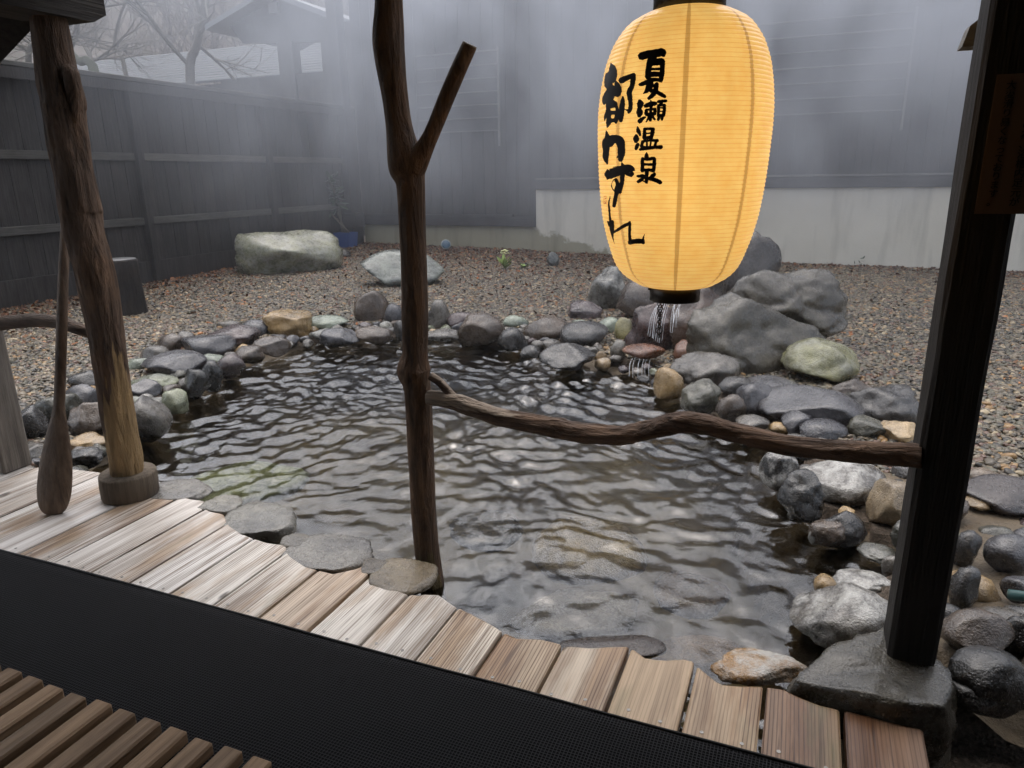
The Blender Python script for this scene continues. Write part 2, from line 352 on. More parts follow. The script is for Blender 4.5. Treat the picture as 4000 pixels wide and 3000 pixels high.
# ------------------------------------------------------------------ ground, pool basin, water
xs = np.concatenate([[-400, -150, -60, -25, -13], np.arange(-10, 6.01, 0.1), [9, 16, 40, 150, 400]])
ys = np.concatenate([[-200, -40, -8, -2], np.arange(0.5, 15.01, 0.1), [20, 45, 150, 500]])
X, Y = np.meshgrid(xs, ys); Zg = ground_z(np.clip(X, -10, 6), np.clip(Y, 0, 14))
sd = sdist(np.stack([X.ravel(), Y.ravel()], -1)).reshape(X.shape)
Zg = np.where(sd < 0.12, -1.2, Zg); Zg = np.where((Y < 2.4) & (X > -6) & (X < 3), np.minimum(Zg, -0.30), Zg)
SOIL = m_soil(); struct('ground', grid_mesh('ground', X, Y, Zg), SOIL, smooth=True)

xs = np.arange(-5.2, 2.6, 0.04); ys = np.arange(1.5, 8.0, 0.04); X, Y = np.meshgrid(xs, ys)
sd = sdist(np.stack([X.ravel(), Y.ravel()], -1)).reshape(X.shape)
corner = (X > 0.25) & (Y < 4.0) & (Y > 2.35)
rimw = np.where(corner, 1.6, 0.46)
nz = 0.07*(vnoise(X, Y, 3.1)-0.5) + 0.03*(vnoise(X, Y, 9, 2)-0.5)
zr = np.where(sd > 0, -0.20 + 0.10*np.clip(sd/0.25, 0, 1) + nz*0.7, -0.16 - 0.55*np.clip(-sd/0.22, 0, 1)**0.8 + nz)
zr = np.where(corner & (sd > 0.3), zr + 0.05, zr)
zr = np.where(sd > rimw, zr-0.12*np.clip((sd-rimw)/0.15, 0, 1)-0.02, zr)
basin = grid_mesh('pool_rim', X, Y, zr, keep=(sd < rimw+0.25) & (sd > -0.12) & ~((X > 0.36) & (Y < 2.3)))  # mortar cut out at lower right; bare dark earth stands in for shade
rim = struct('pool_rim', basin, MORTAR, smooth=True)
rim['label'] = 'sandy mortar rim of the pool'
struct('pool_bed', grid_mesh('pool_bed', X, Y, np.where(sd < 0, -0.16-0.55*np.clip(-sd/0.22, 0, 1)**0.8+nz*1.5, -0.3)-0.012, keep=(sd < 0.02)), m_bed(), smooth=True)

# water surface: a real heightfield of waves, rough by the inflow and glassy close to the deck
dx = 0.0125
xs = np.arange(-4.6, 0.9, dx); ys = np.arange(1.6, 7.0, dx); X, Y = np.meshgrid(xs, ys)
sd = sdist(np.stack([X.ravel(), Y.ravel()], -1)).reshape(X.shape)
src = G(2510, 1470, Z_WATER); r = np.hypot(X-src[0], Y-src[1]); Z = np.zeros_like(X)
warps = []
for q in range(4):
    warps.append((X + 0.40*(vnoise(X, Y, 1.3, 5+9*q)-0.5) + 0.16*(vnoise(X, Y, 4.1, 6+9*q)-0.5), Y + 0.40*(vnoise(X, Y, 1.2, 7+9*q)-0.5) + 0.16*(vnoise(X, Y, 4.3, 8+9*q)-0.5)))
wx, wy = warps[0]
tri = lambda q: np.arcsin(0.93*np.sin(q))*(2/math.pi)
for i in range(16):
    lam = 0.10*(1.085**i)*(0.9+0.2*rng.random()); th = rng.uniform(0, 6.283); ax_, ay_ = warps[i % 4]
    k = 2*math.pi/lam; ph = tri(k*(ax_*math.cos(th)+ay_*math.sin(th)) + rng.random()*6.28)
    Z += 0.0138*lam*ph*(0.15+1.7*vnoise(X, Y, 2.2, 20+i)**1.5)
wr = np.hypot(wx-src[0], wy-src[1])
for lam, a in ((0.11, 0.010), (0.17, 0.012), (0.29, 0.012)):
    Z += a*lam*np.sin(2*math.pi*wr/lam + 2*vnoise(X, Y, 2, 40))*np.exp(-r/2.2)*1.6
amp = 0.55 + 1.1*np.exp(-r/1.6) + 0.35*np.clip((Y-2.5)/3.0, 0, 1)
Z *= amp
Z += 0.016*np.exp(-r/0.38)*(vnoise(X, Y, 14, 50)+0.6*vnoise(X, Y, 31, 51)-0.8)
struct('pool_water', grid_mesh('pool_water', X, Y, Z_WATER+Z, keep=(sd < 0.22)), m_water(), smooth=True)

# ------------------------------------------------------------------ stones
def rock_mesh(name, a, b, c, seed, cuts=5, rough=0.10, sub=3, flat_top=None, sharp=0.85):
    bm = bmesh.new(); bmesh.ops.create_icosphere(bm, subdivisions=sub, radius=1.0)
    r_ = random.Random(seed); V = np.array([v.co[:] for v in bm.verts])
    for _ in range(cuts):
        n = np.array([r_.gauss(0, 1), r_.gauss(0, 1), r_.gauss(0, 0.8)]); n /= np.linalg.norm(n)
        V = V - np.maximum(0, V @ n - r_.uniform(0.55, 0.86))[:, None]*n*sharp
    if flat_top is not None: V[:, 2] = np.where(V[:, 2] > flat_top, flat_top + (V[:, 2]-flat_top)*0.12, V[:, 2])
    o = Vector((r_.uniform(0, 90), r_.uniform(0, 90), r_.uniform(0, 90)))
    for i, v in enumerate(V):
        p = Vector(v); d = rough*(mnoise.noise(p*1.3+o) + 0.5*mnoise.noise(p*2.9+o) + 0.26*mnoise.noise(p*6.5+o) + 0.13*mnoise.noise(p*14+o) - 0.5*max(0, 1-3.2*abs(mnoise.noise(p*1.7-o)))**3)
        V[i] = v*(1+d)
    lo, hi = V.min(0), V.max(0); V = (V-(lo+hi)/2)/((hi-lo)/2)*np.array([a, b, c])
    for v, q in zip(bm.verts, V): v.co = q
    me = bpy.data.meshes.new(name); bm.to_mesh(me); bm.free()
    me.polygons.foreach_set('use_smooth', np.ones(len(me.polygons), bool)); me.materials.append(ROCK); return me
_sid = [100]
def stone(px, py, w, h, col, z0=-0.06, cuts=4, rough=0.09, dep=0.9, name='stone', parent=rim, bury=0.3, bloom=0.0, sub=3, flat_top=None, tilt=0.0, sharp=0.85, top=None, **props):
    _sid[0] += 1
    t = depth(G(px, py+h*0.22, z0)); d = ray(px, py); phi = math.asin(-d[2]/np.linalg.norm(d))
    a = w/2*t/F; hh = h/2*t/F; b = min(dep*a, hh/max(math.sin(phi), 0.05)*0.92)
    c = math.sqrt(max(hh*hh-(b*math.sin(phi))**2, (0.45*hh)**2))/math.cos(phi)
    p = G(px, py, z0+bury*c if top is None else top-c)
    o = obj(name, rock_mesh(name, a, b, c, _sid[0], cuts, rough, sub, flat_top, sharp), None, parent)
    o.location = p; o.rotation_euler = (0, tilt, YAW); o.color = (*col, 1.0-bloom)
    for k, v in props.items(): o[k] = v
    return o
DK, SL, BR, GR, TN = (0.055,0.053,0.053), (0.095,0.096,0.110), (0.125,0.095,0.072), (0.165,0.155,0.140), (0.46,0.32,0.15)
PU, GN, MI, BK, RU, OL = (0.105,0.078,0.082), (0.25,0.28,0.19), (0.34,0.40,0.33), (0.028,0.028,0.028), (0.26,0.11,0.055), (0.11,0.11,0.085)
RIM = [
 (119,1670,126,155,DK),(70,1708,60,105,DK),(224,1612,156,140,OL),(318,1569,142,128,SL),(347,1489,115,78,DK),(362,1652,146,150,BR),(571,1638,172,182,GR),
 (347,1724,165,70,TN),(333,1788,134,76,DK),(130,1765,160,76,GR),(557,1526,135,84,SL),(607,1497,170,78,GN),(680,1572,92,98,GN),(542,1424,84,54,MI),
 (680,1428,230,106,SL),(607,1385,112,70,GR),(673,1345,105,84,BR),(723,1327,72,62,GR),(810,1356,200,98,SL),(897,1323,222,98,PU),(770,1500,98,112,BK),(832,1471,78,120,BK),
 (904,1431,106,92,PU),(824,1406,86,46,MI),(973,1388,112,70,BR),(1063,1356,136,78,BR),(994,1290,112,78,SL),(897,1272,92,42,GR),(1125,1269,186,116,TN),(1284,1262,156,62,MI),
 (1085,1316,62,24,SL),(1244,1306,72,38,(0.3,0.31,0.28)),(1327,1318,150,70,SL),(1451,1209,130,144,BR),(1539,1240,76,100,SL),(1463,1306,156,68,BR),(1561,1291,48,76,DK),(1710,1240,94,132,GR),
 (1729,1312,126,52,GR),(1805,1253,112,68,PU),(1878,1288,182,126,BR),(2011,1263,106,62,MI),(2004,1326,118,88,DK),(2137,1288,182,106,BR),(2156,1345,74,42,GR),(2071,1375,82,50,DK),
 (2284,1221,134,88,PU),(2284,1315,178,112,DK),(2263,1268,78,38,MI),(2382,1279,92,76,MI),(2440,1297,78,106,(0.32,0.30,0.14)),(2216,1393,214,104,DK),(2415,1372,62,84,(0.24,0.23,0.20)),(2346,1391,48,38,TN),
 (2751,1449,244,142,GR),(2614,1496,112,120,TN),(2737,1550,142,136,OL),(2693,1380,120,100,RU),(2867,1514,128,86,DK),(3019,1516,200,98,SL),(2957,1565,164,134,SL),(2852,1601,106,114,BR),(3156,1594,352,172,SL),
 (3330,1521,170,90,BR),(3445,1587,266,158,DK),(3113,1652,128,92,SL),(3214,1681,180,92,SL),(3380,1673,142,92,OL),(3510,1690,150,92,(0.56,0.42,0.24)),(2939,1655,114,64,GR),
 (3044,1835,142,142,DK),(3293,1880,310,178,GR),(3125,1943,168,196,BK),(3500,1975,190,200,(0.44,0.35,0.23)),(3293,2061,176,132,DK),(3234,2085,140,106,BR),(3184,2101,50,50,(0.3,0.31,0.3)),(3433,2160,140,68,(0.15,0.155,0.14)),
 (3483,2214,76,86,GR),(3365,2264,212,78,GR),(3446,2279,36,32,GR),(3306,2404,386,232,GR),(3532,1848,86,68,DK),(3600,1950,120,120,GR),(3560,2090,150,130,OL),
 (2963,2603,360,130,(0.46,0.26,0.08)),(3939,2165,180,150,SL),(3770,2300,110,170,DK),(3776,2150,94,150,DK),(3813,2476,258,186,BR),(3980,2490,140,150,DK),(3850,2640,310,210,BK),(3985,2305,110,104,SL),
 (3925,1935,300,140,(0.05,0.038,0.036)),(3840,1870,112,76,(0.21,0.16,0.11)),(3822,1916,86,66,GN),(3812,1970,104,52,TN),(3790,2700,200,120,BK),(3700,2420,120,120,BK),(3720,1990,120,110,BR)]
for i, (px, py, w_, h_, c_) in enumerate(RIM):
    k = dict(cuts=random.choice((4, 6, 7, 9)), rough=random.choice((0.08, 0.12, 0.16)), dep=random.uniform(0.75, 1.0), sharp=random.choice((0.8, 0.9, 0.97)))
    if c_ is SL: k.update(rough=0.07, cuts=6)
    if (px, py) in ((3125,1943),(770,1500),(3445,1587)): k.update(rough=0.22, cuts=8)
    if (px, py) in ((3293,1880),(3306,2404),(3365,2264),(2963,2603),(3044,1835)): k['bloom'] = 0.9
    if w_ > 120: k['sub'] = 4
    z0 = -0.10 if py > 2000 and px < 3500 else -0.06
    if px > 3700: z0 = -0.02
    stone(px, py, w_*1.06, h_*1.08, c_, z0=z0, bury=0.42, **k)
# flat stones that the deck boards are scribed around, and one awash under the board ends
for px, py, w_, h_, c_ in [(868,1982,160,76,(0.33,0.32,0.28)),(1024,2058,310,172,(0.31,0.305,0.28)),(1284,2180,370,156,(0.29,0.28,0.26)),(1578,2272,268,148,(0.30,0.24,0.15)),(700,1925,250,80,(0.27,0.26,0.24)),(1150,2130,110,70,(0.25,0.23,0.19)),(1465,2225,120,72,(0.27,0.22,0.15))]:
    stone(px, py, w_, h_, c_, z0=-0.05, cuts=6, rough=0.10, dep=1.0, top=0.006, flat_top=0.22, sub=4)
stone(2385, 2530, 440, 120, (0.075,0.055,0.045), z0=-0.16, rough=0.05, dep=0.7, bury=0.1, sub=4)
stone(2740, 2700, 150, 70, GR, z0=-0.12, dep=0.8)
for px, py, w_, h_, c_ in [(950,1900,520,190,(0.62,0.80,0.42)),(2300,2180,460,280,(0.66,0.56,0.30)),(2250,2420,520,200,(0.30,0.29,0.25)),(2700,2330,300,180,(0.2,0.13,0.05)),(1900,2080,300,150,(0.13,0.11,0.06)),(2750,2560,420,140,(0.36,0.24,0.10))]:
    stone(px, py, w_, h_, c_, z0=-0.34, rough=0.08, dep=1.0, bury=0.0, parent=rim, name='submerged_stone', flat_top=0.5)
for k, (px, py, w_, h_, c_) in enumerate([(2516,1372,168,62,RU)]):
    stone(px, py, w_, h_, c_, z0=-0.02, rough=0.06, cuts=3, dep=0.9, bury=0.9, name='spill_stone')

placed = [(o.location.x, o.location.y, max(v.co.x for v in o.data.vertices)) for o in rim.children]
cand = np.c_[rng.uniform(-5.0, 1.5, 9000), rng.uniform(2.0, 7.4, 9000)]; sdc = sdist(cand); nfill = 0
for (x, y), d_ in zip(cand, sdc):
    inc = x > 0.42 and 2.35 < y < 3.8 and d_ < 1.3
    if not (0.0 < d_ < (1.3 if inc else 0.44)) or y < (2.3 if inc else 2.45) or nfill > 150: continue
    r_ = random.uniform(0.06, 0.12) if inc else random.uniform(0.045, 0.10)
    if any((x-a)**2+(y-b)**2 < (0.72*r_+0.72*q_)**2 for a, b, q_ in placed): continue
    placed.append((x, y, r_)); nfill += 1; _sid[0] += 1
    o = obj('stone', rock_mesh('stone', r_, r_*random.uniform(.7, 1), r_*random.uniform(.5, .8), _sid[0], 6, 0.12, 3), None, rim)
    o.location = (x, y, -0.10+min(d_, .2)*0.25); o.rotation_euler = (0, 0, random.uniform(0, 6)); o.color = (*random.choice([DK, SL, BR, GR, GR, OL, GN, PU, TN, BR]), random.choice((1, 1, 0.6)))
def boulder(label, *a, **k):
    k.setdefault('parent', None); k.setdefault('name', 'boulder'); k.setdefault('sub', 4)
    return stone(*a, label=label, category='boulder', **k)
boulder('big flat-topped mossy boulder by the dark fence', 1140, 1010, 375, 205, (0.33,0.345,0.24), z0=Z_GRAVEL, cuts=7, rough=0.10, dep=0.75, bury=0.55, flat_top=0.62, bloom=0.45)
boulder('smooth grey-green faceted boulder behind the forked trunk', 1578, 1062, 310, 165, (0.25,0.28,0.255), z0=Z_GRAVEL, cuts=11, rough=0.10, bury=0.62, sharp=0.97)
boulder('small brown stone right of the flat-topped boulder', 1335, 1005, 80, 70, (0.06,0.052,0.045), z0=Z_GRAVEL)
boulder('small round stone at the foot of the concrete plinth', 1700, 945, 75, 60, (0.17,0.17,0.14), z0=0.0)
boulder('little upright grey stone alone on the gravel', 2160, 1016, 50, 62, (0.13,0.145,0.14), z0=-0.03, dep=0.8, bury=0.7)
boulder('rugged grey upright boulder left of the waterfall', 2368, 1150, 142, 216, (0.13,0.13,0.115), cuts=9, rough=0.2, bury=0.5, bloom=0.4)
boulder('round brown boulder the hot water falls over', 2505, 1178, 190, 168, (0.11,0.08,0.06), rough=0.06, bury=0.7)
boulder('dark purple wet rock behind the falling water', 2570, 1290, 260, 210, (0.085,0.05,0.048), rough=0.16, cuts=8, dep=0.5, bury=0.6)
boulder('tall dark pointed rock behind the lantern', 2905, 1095, 250, 370, (0.085,0.075,0.07), cuts=9, rough=0.16, dep=0.8, bury=0.55, z0=-0.05)
boulder('broad grey-green rock mass right of the waterfall', 2960, 1345, 620, 420, (0.105,0.095,0.072), cuts=18, rough=0.17, dep=0.60, bury=0.35, sub=5, sharp=0.95)
boulder('upper grey rock leaning on the broad rock mass', 3035, 1215, 430, 290, (0.12,0.108,0.085), cuts=16, rough=0.17, dep=0.7, bury=0.95, sub=5, sharp=0.95)
boulder('brown wet rock between waterfall and broad rock', 2740, 1270, 270, 290, (0.135,0.09,0.068), cuts=8, rough=0.18, dep=0.7, bury=0.6)
boulder('pale green mossy boulder right of the rock mass', 3214, 1415, 296, 188, (0.30,0.305,0.165), cuts=7, rough=0.11, bury=0.6, bloom=0.25)
# the slab that carries the square post
base_c = G(3425, 2615, 0.07)
def slab_mesh():
    top = [(3110,2660,.02),(3145,2590,.04),(3230,2535,.06),(3350,2488,.07),(3470,2448,.075),(3600,2510,.072),(3700,2595,.07),(3735,2680,.065),(3700,2765,.06),(3560,2755,.06),(3400,2715,.055),(3240,2690,.035)]
    T = np.array([G(x, y, z) for x, y, z in top]); cen = T.mean(0); bm = bmesh.new(); n = len(T)
    def ring(P): return [bm.verts.new(p) for p in P]
    ins = ring([cen+(p-cen)*0.55+np.array([0, 0, .008]) for p in T]); r0 = ring(T); r1 = ring([cen+(p-cen)*np.array([1.10, 1.10, 1])+np.array([0, 0, -.07]) for p in T]); r2 = ring([cen+(p-cen)*np.array([1.04, 1.04, 1])+np.array([0, 0, -.22]) for p in T])
    c_ = bm.verts.new(cen+np.array([0, 0, .008]))
    for k in range(n):
        j = (k+1) % n; bm.faces.new((c_, ins[k], ins[j]))
        for a_, b_ in ((ins, r0), (r0, r1), (r1, r2)): bm.faces.new((a_[k], b_[k], b_[j], a_[j]))
    bmesh.ops.subdivide_edges(bm, edges=bm.edges[:], cuts=4, use_grid_fill=True, smooth=0.25)
    bmesh.ops.recalc_face_normals(bm, faces=bm.faces[:]); bm.normal_update()
    for v in bm.verts:
        q_ = v.co*9; v.co += v.normal*(0.016*mnoise.noise(q_)+0.010*mnoise.noise(q_*2.3)+0.005*mnoise.noise(q_*6))*(0.45 if v.normal.z > 0.8 else 1.2)
    L0 = Vector((cen[0], cen[1], -0.1))
    for v in bm.verts: v.co -= L0
    me = bpy.data.meshes.new('post_base_stone'); bm.to_mesh(me); bm.free(); me.materials.append(ROCK)
    me.polygons.foreach_set('use_smooth', np.ones(len(me.polygons), bool)); return me, L0
me_, L0_ = slab_mesh(); slab = obj('post_base_stone', me_, None); slab.location = L0_; slab.color = (0.115, 0.108, 0.085, 1)
slab['label'] = 'dark flat-topped stone slab under the square post'; slab['category'] = 'stone'
SLAB_TOP = 0.07

# ------------------------------------------------------------------ gravel and leaf litter (beyond counting)
PB = m_gravel()
def scatter(name, pts, tint, scale, rot, mat, label, cat, flat):
    me = bpy.data.meshes.new(name); me.vertices.add(len(pts)); me.vertices.foreach_set('co', pts.astype(np.float32).ravel())
    for nm, ty, dat in (('tint', 'FLOAT', tint), ('psc', 'FLOAT_VECTOR', scale), ('prot', 'FLOAT_VECTOR', rot)):
        a = me.attributes.new(nm, ty, 'POINT'); a.data.foreach_set('value' if ty == 'FLOAT' else 'vector', dat.astype(np.float32).ravel())
    o = obj(name, me, mat, kind='stuff', label=label)
    g = bpy.data.node_groups.new(name+'_nodes', 'GeometryNodeTree')
    g.interface.new_socket('Geometry', in_out='INPUT', socket_type='NodeSocketGeometry'); g.interface.new_socket('Geometry', in_out='OUTPUT', socket_type='NodeSocketGeometry')
    N = g.nodes.new; gi, go = N('NodeGroupInput'), N('NodeGroupOutput'); L = g.links.new
    if not flat:
        src_ = N('GeometryNodeMeshIcoSphere'); src_.inputs['Radius'].default_value = 1.0; src_.inputs['Subdivisions'].default_value = 2
        sp = N('GeometryNodeSetPosition'); nzn = N('ShaderNodeTexNoise'); nzn.inputs['Scale'].default_value = 0.9
        vm = N('ShaderNodeVectorMath'); vm.operation = 'SUBTRACT'; vm.inputs[1].default_value = (0.5, 0.5, 0.5)
        vm2 = N('ShaderNodeVectorMath'); vm2.operation = 'SCALE'; vm2.inputs['Scale'].default_value = 0.9
        L(src_.outputs[0], sp.inputs[0]); L(nzn.outputs['Color'], vm.inputs[0]); L(vm.outputs[0], vm2.inputs[0]); L(vm2.outputs[0], sp.inputs['Offset'])
        ss = N('GeometryNodeSetShadeSmooth'); L(sp.outputs[0], ss.inputs[0]); head = ss.outputs[0]
    else:
        src_ = N('GeometryNodeMeshGrid'); src_.inputs[0].default_value = 2; src_.inputs[1].default_value = 1.0; src_.inputs[2].default_value = 4; src_.inputs[3].default_value = 3
        sp = N('GeometryNodeSetPosition'); nzn = N('ShaderNodeTexNoise'); nzn.inputs['Scale'].default_value = 1.3
        vm = N('ShaderNodeVectorMath'); vm.operation = 'SUBTRACT'; vm.inputs[1].default_value = (0.5, 0.5, 0.5)
        vm2 = N('ShaderNodeVectorMath'); vm2.operation = 'SCALE'; vm2.inputs['Scale'].default_value = 1.6
        L(src_.outputs[0], sp.inputs[0]); L(nzn.outputs['Color'], vm.inputs[0]); L(vm.outputs[0], vm2.inputs[0]); L(vm2.outputs[0], sp.inputs['Offset']); head = sp.outputs[0]
    sm = N('GeometryNodeSetMaterial'); sm.inputs['Material'].default_value = mat; L(head, sm.inputs[0])
    ip = N('GeometryNodeInstanceOnPoints'); L(gi.outputs[0], ip.inputs['Points']); L(sm.outputs[0], ip.inputs['Instance'])
    for nm, sock in (('psc', 'Scale'), ('prot', 'Rotation')):
        at = N('GeometryNodeInputNamedAttribute'); at.data_type = 'FLOAT_VECTOR'; at.inputs[0].default_value = nm; L(at.outputs[0], ip.inputs[sock])
    L(ip.outputs[0], go.inputs[0])
    md = o.modifiers.new('scatter', 'NODES'); md.node_group = g; return o

def field(sp, jit):
    xs = np.arange(-9.3, 6.3, sp); ys = np.arange(2.2, 13.85, sp*0.86); X, Y = np.meshgrid(xs, ys); X = X + (np.arange(len(ys)) % 2)[:, None]*sp/2
    P = np.stack([X.ravel(), Y.ravel()], -1); return P + rng.normal(0, jit*sp, P.shape)
P = field(0.030, 0.22)
u, v, zc = project(np.c_[P, np.full(len(P), Z_GRAVEL)])
keep = (zc > 0.5) & (u > -700) & (u < 5300) & (v < 3100); P = P[keep]
sdv = sdist(P); edgew = 0.30 + 0.14*vnoise(P[:, 0], P[:, 1], 2.0, 9)
keep = (sdv > edgew) & ~((P[:, 0] > 0.25) & (P[:, 1] < 3.55)); P = P[keep]
n = len(P); size = 0.0195*np.exp(rng.normal(0, 0.22, n))
pts = np.c_[P, ground_z(P[:, 0], P[:, 1]) + size*0.15 + rng.random(n)*0.012]
sc_ = np.c_[size*rng.uniform(0.9, 1.45, n), size*rng.uniform(0.7, 1.1, n), size*rng.uniform(0.4, 0.75, n)]
rt_ = np.c_[rng.normal(0, 0.3, n), rng.normal(0, 0.3, n), rng.uniform(0, 6.28, n)]
tint = np.clip(rng.random(n)*(0.94+0.06*vnoise(P[:, 0], P[:, 1], 1.1, 12)), 0, 1)
scatter('gravel', pts, tint, sc_, rt_, PB, 'loose wet river gravel around the pool', 'gravel', False)
Lf = Mat('dead_leaf', 0.6, 0.35); at = Lf.n('ShaderNodeAttribute', attribute_type='INSTANCER', attribute_name='tint')
Lf.col(Lf.ramp(at.outputs['Fac'], [(0, (0.045, 0.022, 0.014)), (0.45, (0.10, 0.045, 0.025)), (0.8, (0.17, 0.085, 0.04)), (0.93, (0.30, 0.10, 0.03)), (1, (0.25, 0.2, 0.12))]))
P = np.c_[rng.uniform(-9.3, 3.5, 60000), rng.uniform(4.5, 13.85, 60000)]
dw = np.minimum((P[:, 0]-X_FENCE)*1.5, (13.9-P[:, 1])*np.where(P[:, 0] < -1.5, 0.55, 1.4))
prob = np.exp(-dw/0.65) + 0.35*np.exp(-dw/1.6)*(P[:, 0] < -1) + 0.012
P = P[(rng.random(len(P)) < prob) & (sdist(P) > 0.5)]; n = len(P)
sz = 0.022*np.exp(rng.normal(0, 0.25, n))
scatter('fallen_leaves', np.c_[P, ground_z(P[:, 0], P[:, 1])+0.022+rng.random(n)*0.02], rng.random(n), np.c_[sz, sz, sz*0.8], np.c_[rng.normal(0, 0.4, n), rng.normal(0, 0.4, n), rng.uniform(0, 6.28, n)], Lf.m, 'brown and red fallen leaves along the fence and plinth', 'leaves', True)

# ------------------------------------------------------------------ deck
FRONT_PX = [(-400,1700),(0,1815),(270,1829),(400,1845),(560,1850),(615,1876),(678,1912),(737,1947),(795,1955),(815,1994),(870,2005),(901,2053),(940,2084),(1042,2119),(1112,2128),(1136,2170),(1199,2213),(1301,2241),(1395,2221),(1450,2200),(1481,2244),(1523,2280),(1578,2310),(1635,2322),(1656,2316),(1713,2319),(1767,2358),(1825,2388),(1902,2427),(1948,2455),(1989,2480),(2018,2492),(2115,2496),(2182,2511),(2195,2518),(2303,2528),(2375,2523),(2452,2521),(2467,2525),(2520,2566),(2592,2574),(2688,2569),(2700,2572),(2765,2629),(2815,2667),(2904,2673),(2986,2673),(3005,2680),(3056,2686),(3106,2711),(3201,2749),(3290,2768),(3423,2800),(3537,2832),(3640,2850)]
fp = np.array([G(x, y, 0.0)[:2] for x, y in FRONT_PX]); fp = fp[np.argsort(fp[:, 0])]
def front(x): return float(np.interp(x, fp[:, 0], fp[:, 1]))
deck_m = MB()
for yb in (-1.2, 0.2, 1.45): deck_m.box((-5.2, yb, -0.19), (0.42, yb+0.09, -0.052))
deck = struct('deck', deck_m, BEAMW); deck['label'] = 'weathered plank deck beside the pool'
SP = 0.2115; XR = 0.425; MAT_Y = 1.668
screw_me = MB(); 
ring = lambda r, z: [(r*math.cos(k*math.pi/5), r*math.sin(k*math.pi/5), z) for k in range(10)]
screw_me.add(ring(0.0055, 0.0) + ring(0.0055, 0.0012) + ring(0.003, 0.0012) + ring(0.003, 0.0002), [(k, (k+1) % 10, 10+(k+1) % 10, 10+k) for k in range(10)] + [(10+k, 10+(k+1) % 10, 20+(k+1) % 10, 20+k) for k in range(10)] + [(20+k, 20+(k+1) % 10, 30+(k+1) % 10, 30+k) for k in range(10)] + [tuple(range(30, 40))])
screw_me = screw_me.mesh('screw'); screw_me.materials.append(m_plain('screw_steel', (0.35, 0.33, 0.30), 0.4, 0.5, 0.2, 40, metal=0.8))
TINTS = {0: (0.21, 0.125, 0.075), 1: (0.26, 0.165, 0.10), 2: (0.42, 0.31, 0.20), 3: (0.40, 0.295, 0.19), 4: (0.50, 0.42, 0.325), 5: (0.46, 0.36, 0.25)}
for i in range(26):
    x1 = XR - i*SP; x0 = x1 - SP + 0.011 + 0.003*random.random(); zt = random.uniform(-0.003, 0.003)
    xc = (x0+x1)/2; n = 13; mb = MB(); rows = []
    for k in range(n):
        x = x0 + (x1-x0)*k/(n-1); e = min(k, n-1-k); dz = 0.005 if e == 0 else 0.0012 if e == 1 else 0.0
        if e == 1: x = (x0 if k == 1 else x1) + (0.006 if k == 1 else -0.006)
        yf = min(front(x), 3.0) + (0.0025*mnoise.noise(Vector((x*40, i, 0))))
        rows.append([(x-xc, -1.4, zt-dz), (x-xc, 0.6, zt-dz), (x-xc, 1.4, zt-dz), (x-xc, yf-0.012, zt-dz), (x-xc, yf, zt-dz-0.006), (x-xc, yf-0.004, -0.048), (x-xc, -1.4, -0.048)])
    m_ = len(rows[0]); vs = [p for r_ in rows for p in r_]
    fs = [(k*m_+j, (k+1)*m_+j, (k+1)*m_+(j+1) % m_, k*m_+(j+1) % m_) for k in range(n-1) for j in range(m_)]
    fs += [tuple(range(m_)), tuple(reversed(range((n-1)*m_, n*m_)))]
    mb.add(vs, fs); o = obj('plank', mb, PLANK, deck); o.location = (xc, 0, 0)
    base = TINTS.get(i) or random.choice([(0.56, 0.525, 0.475), (0.53, 0.475, 0.40), (0.55, 0.51, 0.455), (0.47, 0.38, 0.29), (0.58, 0.55, 0.505)])
    if i > 11: base = random.choice([(0.57, 0.55, 0.525), (0.53, 0.50, 0.465), (0.59, 0.565, 0.54)])
    j = random.uniform(1.05, 1.2); o.color = (base[0]*j, base[1]*j, base[2]*j, 1)
    for sx in (-0.055, 0.05):
        s = bpy.data.objects.new('screw', screw_me); COL.objects.link(s); s.parent = o; s.location = (sx+random.uniform(-.012, .012), MAT_Y+0.035+random.uniform(-.012, .01), zt+0.0006)
# redder edge board at the far left end
FARZ = 0.0

# ------------------------------------------------------------------ mat and duckboard
Mm = Mat('black_mesh_weave', 0.8, 0.06); c = Mm.coord('Object')
wa = Mm.n('ShaderNodeTexWave', wave_type='BANDS', bands_direction='X'); wb = Mm.n('ShaderNodeTexWave', wave_type='BANDS', bands_direction='Y')
warp = Mm.n('ShaderNodeVectorMath', operation='ADD'); nn = Mm.n('ShaderNodeTexNoise'); Mm.link(c, nn.inputs['Vector']); nn.inputs['Scale'].default_value = 2.5
wsc = Mm.n('ShaderNodeVectorMath', operation='SCALE'); Mm.link(nn.outputs['Color'], wsc.inputs[0]); wsc.inputs['Scale'].default_value = 0.03
Mm.link(c, warp.inputs[0]); Mm.link(wsc.outputs[0], warp.inputs[1])
for q in (wa, wb): Mm.link(warp.outputs[0], q.inputs['Vector']); q.inputs['Scale'].default_value = 2*math.pi/0.0095/20.0
th = Mm.math('MAXIMUM', wa.outputs['Fac'], wb.outputs['Fac'])
Mm.col(Mm.mix(Mm.ramp(th, [(0.80, 0), (0.94, 1)]), (0.0012, 0.0012, 0.0015), (0.034, 0.034, 0.036))); Mm.nrm(Mm.bump(th, 0.002, 0.8))
xs = np.linspace(-4.9, 0.9, 117); ys = np.linspace(-1.3, MAT_Y, 60); X, Y = np.meshgrid(xs, ys)
Zm = 0.0075 + 0.0035*(vnoise(X, Y, 2.0, 3)) + 0.0015*vnoise(X, Y, 7, 4)
Y = Y + np.where(Y > MAT_Y-0.02, 0.006*(vnoise(X, Y, 3.0, 8)-0.5), 0)
mat_me = grid_mesh('floor_mat', X, Y, Zm)
